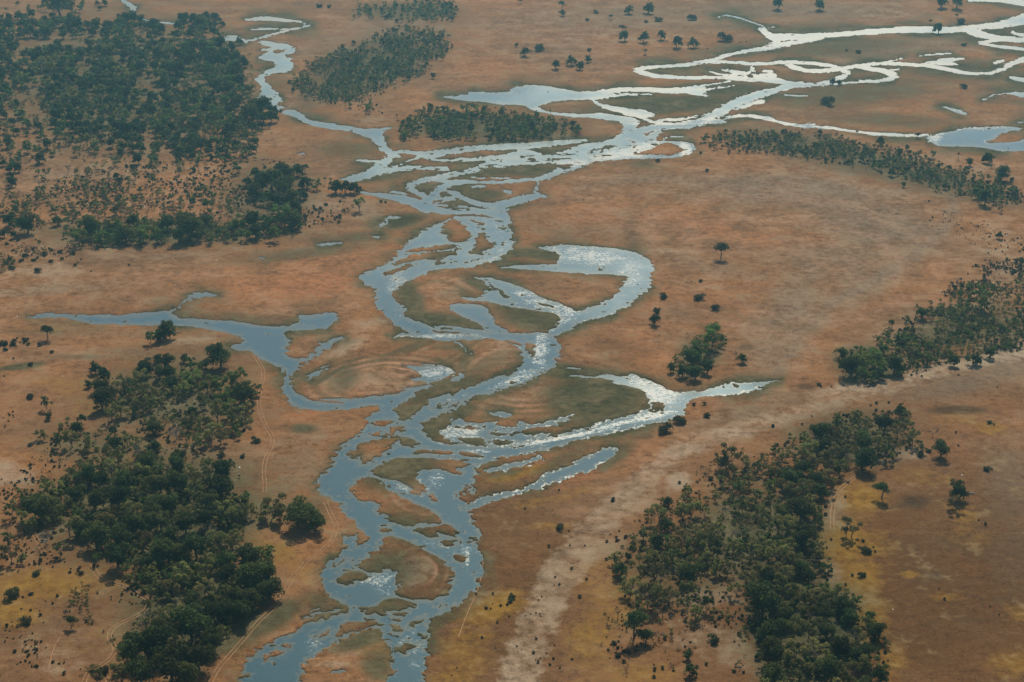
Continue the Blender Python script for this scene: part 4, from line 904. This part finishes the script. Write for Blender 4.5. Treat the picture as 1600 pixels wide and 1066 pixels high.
for ln in FILLS.splitlines():
    f = ln.split('|')
    lo, hi = [float(v) for v in f[1].split(',')]; gap = float(f[2])
    P = np.array([[float(v) for v in q.split(',')] for q in (f[4] if f[0] == 'T' else f[3]).split()])
    x0, y0 = P.min(0); x1, y1 = P.max(0)
    ar = (x1 - x0) * (y1 - y0); n = int(ar / (gap * gap * .34))
    xs = fr.uniform(x0, x1, n); ys = fr.uniform(y0, y1, n)
    clump = fbm(xs / (gap * 5), ys / (gap * 2.6), 55, 2)
    sd_ = sd_poly(P, xs, ys)
    ok = (sd_ > gap * fr.uniform(-1, 1.5, n) * (1.3 if y1 < 345 else .7)) & (interp(WET, xs, ys) < -3)
    if f[0] == 'T': ok &= clump > (.42 if P[:,1].mean() > 560 else .34)
    else: ok &= (clump + .30 * fr.random(n)) > (.64 if y0 < 480 else .76)
    pts = []
    for x, y, o in zip(xs, ys, ok):
        if not o: continue
        if f[0] == 'T':
            if any(abs(x - a[0]) < gap and abs(y - a[1]) < gap * .42 for a in pts): continue
            pts.append((x, y)); w = fr.uniform(lo, hi) * (1 - .25 * (fr.random() < .3))
            trees.append((x, y, w, f[3][fr.integers(len(f[3]))]))
        else:
            pts.append((x, y))
            shrubs.append((x, y, lo * .75 + (hi - lo * .75) * fr.random() ** 2.6, f[0]))
bushes = []
for s in BIGBUSH.split():
    x, y, w = [float(v) for v in s.split(',')]
    if w >= 1: bushes.append((x, y + w * .16, w))
PALMS = [(1178, 722, 3.2), (1505, 205, 0), (860, 182, 4), (1548, 262, 4), (1497, 250, 4), (1227, 212, 4), (1279, 214, 4), (508, 290, 4.5), (517, 292, 5), (824, 192, 4), (1118, 742, 3)]
# ------------------------------------------------------------------ names for places, used in the labels
ZONES = [   # x0,y0,x1,y1, words
 (0, 590, 205, 735, 'the open line of trees above the lower left grove'), (205, 660, 300, 735, 'the gap below the ring-shaped grove'),
 (120, 540, 200, 660, 'the left end of the ring-shaped grove'), (200, 540, 300, 660, 'the top of the ring-shaped grove'), (300, 540, 420, 640, 'the right end of the ring-shaped grove'), (285, 640, 420, 720, 'the lower edge of the ring-shaped grove'),
 (0, 735, 110, 850, 'the left tip of the lower left grove'), (110, 735, 215, 800, 'the upper left side of the lower left grove'), (215, 720, 310, 800, 'the upper middle of the lower left grove'), (310, 720, 400, 830, 'the upper right side of the lower left grove'),
 (110, 800, 215, 910, 'the left centre of the lower left grove'), (215, 800, 300, 935, 'the heart of the lower left grove'), (300, 800, 345, 935, 'the right centre of the lower left grove'), (345, 830, 450, 915, 'the river side of the lower left grove'), (345, 915, 450, 985, 'the lower river side of the lower left grove'),
 (130, 930, 240, 1100, 'the foot of the lower left grove beside the looping track'), (240, 935, 380, 1040, 'the dark foot of the lower left grove'), (240, 1040, 380, 1100, 'the bottom rim of the lower left grove'), (0, 840, 240, 1000, 'the open grass left of the lower left grove'),
 (390, 760, 520, 870, 'the pair of clumps on the left river bank'),
 (940, 820, 1000, 960, 'the left edge of the lower right woodland'), (1000, 770, 1060, 870, 'the upper left corner of the lower right woodland'), (1000, 870, 1090, 960, 'the left middle of the lower right woodland'), (1060, 770, 1130, 870, 'the thin upper left of the lower right woodland'),
 (1090, 870, 1175, 975, 'the clearing edge of the lower right woodland'), (1130, 760, 1200, 870, 'the thin middle of the lower right woodland'), (1100, 690, 1200, 770, 'the small stand by the sandy road'), (1200, 690, 1270, 770, 'the narrow upper part of the lower right woodland'), (1200, 770, 1300, 830, 'the right flank of the lower right woodland'), (1175, 830, 1240, 915, 'the thick middle of the lower right woodland'), (1240, 830, 1300, 915, 'the right middle of the lower right woodland'), (1165, 915, 1260, 985, 'the thick lower middle of the lower right woodland'), (1260, 900, 1350, 985, 'the right lower side of the lower right woodland'), (1190, 985, 1290, 1040, 'the bottom left of the lower right woodland'), (1290, 975, 1400, 1040, 'the bottom right of the lower right woodland'), (1190, 1040, 1400, 1130, 'the bottom rim of the lower right woodland'), (940, 930, 1190, 1080, 'the clearing left of the lower right woodland'),
 (1250, 640, 1310, 720, 'the upper left head of the lower right woodland'), (1310, 630, 1360, 720, 'the crest of the lower right woodland'), (1360, 630, 1450, 730, 'the upper right head of the lower right woodland'), (1265, 720, 1365, 790, 'the inner curve of the lower right woodland'), (1300, 740, 1600, 870, 'the round meadow at the right'),
 (1300, 530, 1420, 620, 'the green grove at the left end of the right scrub'), (1400, 420, 1610, 600, 'the grey scrub at the right edge'), (1030, 510, 1170, 600, 'the green clump on the central plain'),
 (0, 330, 110, 400, 'the far left edge of the left tree row'), (110, 330, 240, 400, 'the left half of the left tree row'), (240, 330, 340, 400, 'the middle of the left tree row'), (340, 330, 480, 400, 'the right half of the left tree row'), (370, 240, 480, 335, 'the wooded spit left of the river delta'), (480, 240, 590, 345, 'the tip of the wooded spit at the river'),
 (0, 60, 200, 160, 'the upper left of the big hazy forest'), (200, 60, 400, 160, 'the upper right of the big hazy forest'), (0, 160, 200, 310, 'the lower left of the big hazy forest'), (200, 160, 450, 310, 'the lower right of the big hazy forest'), (0, -20, 400, 60, 'the hazy woods along the top left'),
 (440, 40, 720, 185, 'the hazy oval scrub island'), (540, -20, 730, 40, 'the hazy strip of scrub at the top'), (610, 165, 920, 230, 'the lens-shaped wood above the river delta'), (940, -20, 1120, 100, 'the scattered clumps at the top middle'), (780, -20, 940, 115, 'the small clumps left of the top middle'), (1080, 195, 1620, 340, 'the curved far scrub belt'), (1180, -20, 1620, 140, 'the hazy flats at the top right'),
]
def zone(x, y):
    for z in ZONES:
        if z[0] <= x < z[2] and z[1] <= y < z[3]: return z[4]
    return None
def fallback(x, y):
    h = 'left' if x < 500 else 'middle' if x < 1050 else 'right'
    v = 'hazy upper' if y < 250 else 'central' if y < 620 else 'near'
    return f'the open {v} plain at the {h}'
ORD = ['first', 'second', 'third', 'fourth', 'fifth', 'sixth', 'seventh', 'eighth', 'ninth', 'tenth', 'eleventh', 'twelfth', 'thirteenth', 'fourteenth', 'fifteenth', 'sixteenth', 'seventeenth', 'eighteenth', 'nineteenth', 'twentieth']
LOOK = {'D': 'dark dense tree', 'U': 'flat crowned tree', 'O': 'olive airy tree', 'G': 'fresh green tree', 'B': 'bare grey tree'}
OWN = {  # trees that stand alone or look special: (x, y) of the crown -> label
 (1126, 390): 'lone umbrella tree on the wide central plain with its round shadow', (1378, 761): 'lone flat topped tree above the brown burnt circle', (75, 516): 'lone spreading tree below the left tip of the western lagoon',
 (257, 517): 'green pyramid shaped tree just below the western lagoon', (1470, 704): 'rounded tree alone at the right end of the lower right woodland', (991, 971): 'wide parasol tree with deep shadow on yellow grass',
 (112, 970): 'small round headed tree alone beside the lower left sand track', (345, 560): 'huge domed tree at the top right of the ring-shaped grove', (161, 624): 'big dark ball tree casting a long shadow left of the ring-shaped grove',
 (478, 798): 'largest dark tree of the clumps on the left river bank', (349, 738): 'dark round tree standing clear beside the wheel track bend', (243, 666): 'dark pear shaped tree in the clearing below the ring-shaped grove', (1190, 945): 'huge dark tree right of the clearing in the lower right woodland',
 (1347, 719): 'big dark tree at the inner curve beside a fallen log', (1538, 472): 'tall blue green tree rising over the right edge scrub', (1441, 491): 'dark tree with its shadow on top of the right scrub slope', (1393, 505): 'small slim tree at the upper left of the right scrub',
 (1026, 490): 'upper tree of the dark pair on the central plain', (1023, 501): 'lower tree of the dark pair on the central plain', (1159, 562): 'crooked dark tree right of the green clump on the plain', (325, 319): 'lone mushroom shaped tree above the left tree row', (313, 298): 'tiny umbrella tree just above the mushroom shaped tree',
 (562, 322): 'leaning pale green tree with a shadow below the wooded spit', (1330, 826): 'feathery open tree beside the small dark bush at the meadow edge', (1499, 770): 'dark middle tree of the upright group in the right meadow', (1493, 786): 'lowest tree of the upright group in the right meadow', (1491, 760): 'topmost tree of the upright group in the right meadow',
 (183, 325): 'thin forked tree above the left tree row', (1434, 210): 'round tree standing by the thin far channel', (954, 26): 'tiny umbrella tree alone near the top middle',
}
def scaled(px, py, w): return w * slant(py)
def put(o, px, py, s, rz, sink=0.0):
    x, y = to_world(px, py)
    o.location = (float(x), float(y), float(interp(GZ, px, py)) - sink); o.scale = (s, s, s); o.rotation_euler = (0, 0, rz)
R_ = random.Random(5)
in_view = [i for i, a in enumerate(trees) if -30 < a[0] < 1630 and -25 < a[1] < 1066 + a[2] * 1.0]
order = sorted(in_view, key=lambda i: -trees[i][2])
N_THINGS = 295
own_i = set()
for (ox, oy) in OWN:
    own_i.add(min(in_view, key=lambda i: abs(trees[i][0] - ox) + abs(trees[i][1] - KM[trees[i][3]] * trees[i][2] * .93 - oy)))
sel = list(own_i)
for i in order:
    if len(sel) >= N_THINGS: break
    if i not in own_i: sel.append(i)
selset = set(sel)
lab = {}
for (ox, oy), L in OWN.items():
    i = min(in_view, key=lambda i: abs(trees[i][0] - ox) + abs(trees[i][1] - KM[trees[i][3]] * trees[i][2] * .93 - oy)); lab[i] = L
buckets = {}
for i in sel:
    if i in lab: continue
    x, y, w, kd = trees[i]; yc = y - KM[kd] * w * .93
    buckets.setdefault((zone(x, yc) or fallback(x, yc), kd), []).append(i)
for (zn, kd), ids in buckets.items():
    ids.sort(key=lambda i: trees[i][0]); n = len(ids)
    for k_, i in enumerate(ids):
        if n == 1: L = f'{LOOK[kd]}, the only one of its look in {zn}'
        elif k_ == 0: L = f'leftmost {LOOK[kd]} in {zn}'
        elif k_ == n - 1: L = f'rightmost {LOOK[kd]} in {zn}'
        else: L = f'{ORD[min(k_, 19)]} {LOOK[kd]} from the left in {zn}'
        lab[i] = ' '.join(L.split()[:16])
GROUPS = {'D': 'dark dense trees of the flood plain groves', 'U': 'flat crowned trees', 'O': 'olive airy trees of the flood plain groves', 'G': 'fresh green trees', 'B': 'bare grey trees'}
def put_tree(i):
    x, y, w, kd = trees[i]
    s = scaled(x, y, w) * R_.uniform(.97, 1.06)
    cm, tm_ = R_.choice(MODELS[kd])
    root = bpy.data.objects.new('tree' if kd != 'B' else 'bare_tree', None); root.empty_display_size = .1
    put(root, x, y, s, R_.uniform(0, 6.28))
    root.scale = (s, s, s * R_.uniform(.9, 1.12))
    link(root, lab[i], 'tree', GROUPS[kd])
    link(bpy.data.objects.new('crown', cm), parent=root); link(bpy.data.objects.new('trunk', tm_), parent=root)
for i in sel: put_tree(i)
for k_, (x, y, w) in enumerate(PALMS):
    if w < 1: continue
    root = bpy.data.objects.new('palm_tree', None); root.empty_display_size = .1
    put(root, x, y, scaled(x, y, w) * 1.1, k_)
    link(root, ' '.join(f'slim fan palm near {zone(x, y - 8) or fallback(x, y)}'.split()[:16]), 'palm', 'slim fan palms')
    cm, tm_ = PALM[k_ % 2]
    link(bpy.data.objects.new('crown', cm), parent=root); link(bpy.data.objects.new('trunk', tm_), parent=root)

# ------------------------------------------------------------------ bushes one by one: the listed ones, then the largest shrubs
shr = sorted(shrubs, key=lambda a: -a[2])
bs = [(x, y, w, True) for x, y, w in bushes]
more = [(x, y, w, False) for x, y, w, z_ in shr if z_ == 'S' and 0 < x < 1600 and 0 < y < 1066 and w > 5.0][:max(0, 290 - len(bs))]
done = set((x, y) for x, y, w, _ in more)
rest = [a for a in shrubs if (a[0], a[1]) not in done]
bz = {}
for q, (x, y, w, big) in enumerate(bs + more):
    size = 'broad' if w > 17 else 'round' if w > 9.5 else 'small round' if w > 6.5 else 'tiny'
    bz.setdefault((zone(x, y) or fallback(x, y), size), []).append((x, y, w, q))
for (zn, size), L in bz.items():
    L.sort(); n = len(L)
    for k_, (x, y, w, q) in enumerate(L):
        me = BUSHM[q % 5] if w > 9 else SHRUBM[q % 4]
        o = bpy.data.objects.new('bush', me)
        put(o, x, y, scaled(x, y, w), R_.uniform(0, 6.28), .1)
        if n == 1: t_ = f'dark {size} bush standing in {zn}'
        elif k_ == 0: t_ = f'leftmost dark {size} bush in {zn}'
        elif k_ == n - 1: t_ = f'rightmost dark {size} bush in {zn}'
        elif k_ < 20: t_ = f'{ORD[k_]} dark {size} bush from the left in {zn}'
        else: t_ = f'one of the many dark {size} bushes in {zn}'
        link(o, ' '.join(t_.split()[:16]), 'bush', f'{size} bushes on the plain')

# ------------------------------------------------------------------ the farther woods and the low scrub, each as one mass
LOW = {}
for kd, nl, ls in (('D', 210, .085), ('O', 150, .075), ('G', 180, .08), ('U', 170, .08), ('B', 90, .06)):
    LOW[kd] = [build_model(kd, 700 + q * 3 + ord(kd), nl, ls, True) for q in range(4)]
fr = np.random.default_rng(23)
TV, TF, TT, TM = [], [], [], []; KV, KF = [], []
vo = ko = 0
MI = {'D': 0, 'U': 0, 'O': 1, 'G': 2, 'B': 3}
for i, (x, y, w, kd) in enumerate(trees):
    if i in selset: continue
    (Lv, Lf, Lt), (kv, kf), _ = LOW[kd][fr.integers(4)]
    s = scaled(x, y, w); a = fr.random() * 6.283; ca, sa = math.cos(a), math.sin(a)
    Rm = np.array([[ca, sa, 0], [-sa, ca, 0], [0, 0, fr.uniform(.9, 1.15)]]) * s
    p0 = on_ground(x, y)
    TV.append(Lv @ Rm + p0); TF.append(Lf + vo); TT.append(np.clip(Lt * .8 + fr.uniform(-.2, .3), 0, 1)); TM.append(np.full(len(Lf), MI[kd])); vo += len(Lv)
    KV.append(kv @ Rm + p0); KF.append(kf + ko); ko += len(kv)
wd = crown_mesh('distant_woodland', np.concatenate(TV), np.concatenate(TF), np.concatenate(TT), M_DENSE)
for m_ in (M_OLIVE, M_GREEN, M_GREYL): wd.materials.append(m_)
wd.polygons.foreach_set('material_index', np.concatenate(TM).astype(np.int32))
W_o = link(bpy.data.objects.new('distant_woodland', wd), 'hazy distant woods of many trees merging together', 'woodland', kind='stuff')
link(bpy.data.objects.new('tree_trunks', mesh_from('tree_trunks', np.concatenate(KV), np.concatenate(KF), M_BARK, True)), kind='stuff', parent=W_o)
SV, SF, ST, SM = [], [], [], []; so = 0
for x, y, w, z_ in rest:
    if z_ == 'S': Lv, Lf, Lt = leaves([(0, 0, .28), (.12, .05, .2)], [.34, .3], 26, .22, .85, .3, .5, fr)
    else: Lv, Lf, Lt = leaves(fr.normal(size=(5, 3)) * (.22, .22, .10) + (0, 0, .36), [.26, .2, .22, .18, .24], 46, .105, .9, .6, .5, fr)
    SM.append(np.full(len(Lf), 0 if z_ == 'S' else fr.choice([1, 1, 2, 3])))
    s = scaled(x, y, w)
    SV.append(Lv * s + on_ground(x, y)); SF.append(Lf + so); ST.append(Lt); so += len(Lv)
sme = crown_mesh('scrub', np.concatenate(SV), np.concatenate(SF), np.concatenate(ST), M_BUSH)
for m_ in (M_OLIVE, M_GREEN, M_GREYL): sme.materials.append(m_)
sme.polygons.foreach_set('material_index', np.concatenate(SM).astype(np.int32))
link(bpy.data.objects.new('scrub', sme), 'tiny low scrub dotted thickly over the dry ground', 'scrub', kind='stuff')
print('TREES', len(trees), len(sel), 'min w', min(trees[i][2] for i in sel), 'bushes', len(bs) + len(more), 'rest', len(rest))
# ------------------------------------------------------------------ small things: fallen logs, pale mounds, dark lumps in the river
r = np.random.default_rng(3)
LOGS = [(1374, 724, 17, -.25, 'grey fallen log lying beside the big dark tree at the inner curve'), (1517, 774, 12, -.3, 'fallen trunk pointing right from the upright tree group'), (278, 522, 9, 0, 'thin fallen log right of the pyramid shaped green tree'),
        (1164, 740, 16, -.1, 'long fallen trunk below the small stand by the sandy road'), (222, 639, 12, .9, 'pale dead trunk leaning in the ring-shaped grove clearing'), (200, 848, 10, .4, 'pale dead branch among the dark crowns of the lower left grove')]
for x, y, L, an, tx in LOGS:
    s = slant(y); ln = L * s
    parts = [limb((-ln / 2, 0, .3), (ln / 2, 0, .45), .38, .22, r, .02), limb((ln * .15, 0, .4), (ln * .38, ln * .16, .9), .18, .06, r, .05), limb((ln * .28, 0, .4), (ln * .45, -ln * .12, .7), .15, .05, r, .05)]
    o = bpy.data.objects.new('fallen_log', mesh_from('fallen_log', *join(parts), M_DEAD, True))
    put(o, x, y, 1.0, an); link(o, tx, 'log', 'fallen logs')
pm, t, P, out = new_mat('pale_mound_clay')
geo = t.nodes.new('ShaderNodeNewGeometry')
t.links.new(mixc(t, (.60, .56, .50), (.80, .78, .74), noise(t, geo.outputs['Position'], 1.5, 3)), P.inputs['Base Color']); P.inputs['Roughness'].default_value = .9
dm, t, P, out = new_mat('wet_dark_lump')
P.inputs['Base Color'].default_value = (.022, .020, .018, 1); P.inputs['Roughness'].default_value = .6
def mound(name, seed, mat, hz):
    q = np.random.default_rng(seed); V = [(0, 0, hz)]; F = []
    n = 10
    for k_, (rr_, zz) in enumerate(((.35, .9), (.72, .55), (1.0, -.15))):
        for s in range(n):
            an = 6.2832 * s / n; j = 1 + q.normal() * .10
            V.append((math.cos(an) * rr_ * j, math.sin(an) * rr_ * j * .8, hz * zz * (1 + q.normal() * .06)))
    for s in range(n): F.append((0, 1 + s, 1 + (s + 1) % n, 1 + (s + 1) % n))
    me = bpy.data.meshes.new(name)
    fs = [(0, 1 + s, 1 + (s + 1) % n) for s in range(n)]
    for k_ in range(2):
        a = 1 + k_ * n; b = a + n
        fs += [(a + s, b + s, b + (s + 1) % n, a + (s + 1) % n) for s in range(n)]
    me.from_pydata(V, [], fs); me.materials.append(mat)
    return me
PM = [mound('pale_mound', 50 + q, pm, .5) for q in range(3)]; DM = [mound('dark_lump', 60 + q, dm, .7) for q in range(3)]
for k_, (x, y, w, tx) in enumerate([(222, 325, 4, 'white mound below the big hazy forest, left of the mushroom tree'), (226, 325.5, 3, 'smaller white mound touching the white mound under the forest'), (27, 495.5, 3, 'white mound left of the western lagoon tip'), (68, 452, 2.5, 'pale mound on the plain above the western lagoon, upper of two'), (94, 459, 2.5, 'pale mound on the plain above the western lagoon, lower of two'),
        (338, 408.5, 3, 'pale mound on the thin path below the left tree row'), (1503, 745, 4, 'white mound above the upright tree group in the right meadow'), (174, 693, 4, 'white mound under the thin trees above the lower left grove'), (98, 590, 3, 'pale mound on the grass left of the ring-shaped grove'), (374, 733, 5, 'white mound between wheel track and the dark round tree'), (1395, 955, 3, 'white mound in yellow grass right of the lower right woodland'), (617, 130, 3.5, 'pale mound at the lower edge of the hazy oval scrub')]):
    o = bpy.data.objects.new('pale_mound', PM[k_ % 3]); put(o, x, y, scaled(x, y, w) * .5, k_); link(o, tx, 'mound', 'pale mounds')
for k_, (x, y, w, tx) in enumerate([(780.5, 518.5, 2.6, 'dark rock in mid channel where the inner lagoon meets the loop'), (616.5, 489.5, 2.0, 'dark rock in the left arc of the river loop'), (591.5, 484.5, 2.0, 'dark rock at the outer left bank of the river loop'), (648.5, 510.5, 2.0, 'dark rock beside the reeds at the loop bottom'), (682, 533.5, 2.4, 'dark rock at the bank below the loop bottom'), (741.5, 532, 2, 'dark rock, left of two at the bank by the marsh'), (750, 531, 2.4, 'dark rock, right of two at the bank by the marsh'), (997, 445, 2.6, 'dark rock in the bright water of the eastern lagoon arm'), (954, 165.5, 2, 'dark rock in the white shallows of the far channel'), (793, 361.5, 3, 'dark rock near the right bank at the delta bend'), (1008, 595, 2.4, 'dark rock in the white lagoon of the right bend')]):
    o = bpy.data.objects.new('dark_lump', DM[k_ % 3]); x_, y_ = to_world(x, y); o.location = (float(x_), float(y_), -.08); s = scaled(x, y, w) * .55; o.scale = (s, s, s); link(o, tx, 'lump', 'dark lumps in the river')  # unidentified small dark lumps standing in the water
# ------------------------------------------------------------------ smoke haze in the air
bxm = bpy.data.meshes.new('haze')
x0, x1, y0, y1, z0, z1 = -60000, 60000, -3000, 45000, -3.0, H + 12
bv = [(x, y, z) for z in (z0, z1) for y in (y0, y1) for x in (x0, x1)]
bxm.from_pydata(bv, [], [(0, 2, 3, 1), (4, 5, 7, 6), (0, 1, 5, 4), (2, 6, 7, 3), (0, 4, 6, 2), (1, 3, 7, 5)])
hm = bpy.data.materials.new('haze'); hm.use_nodes = True
ht = hm.node_tree; ht.nodes.clear()
ho = ht.nodes.new('ShaderNodeOutputMaterial'); pv = ht.nodes.new('ShaderNodeVolumePrincipled')
pv.inputs['Color'].default_value = (.36, .82, 1.0, 1)
pv.inputs['Density'].default_value = 1.15e-4
pv.inputs['Anisotropy'].default_value = 0.75
ht.links.new(pv.outputs[0], ho.inputs['Volume'])
bxm.materials.append(hm)
link(bpy.data.objects.new('haze', bxm), 'thin smoky haze hanging over the whole flood plain', 'haze', kind='stuff')
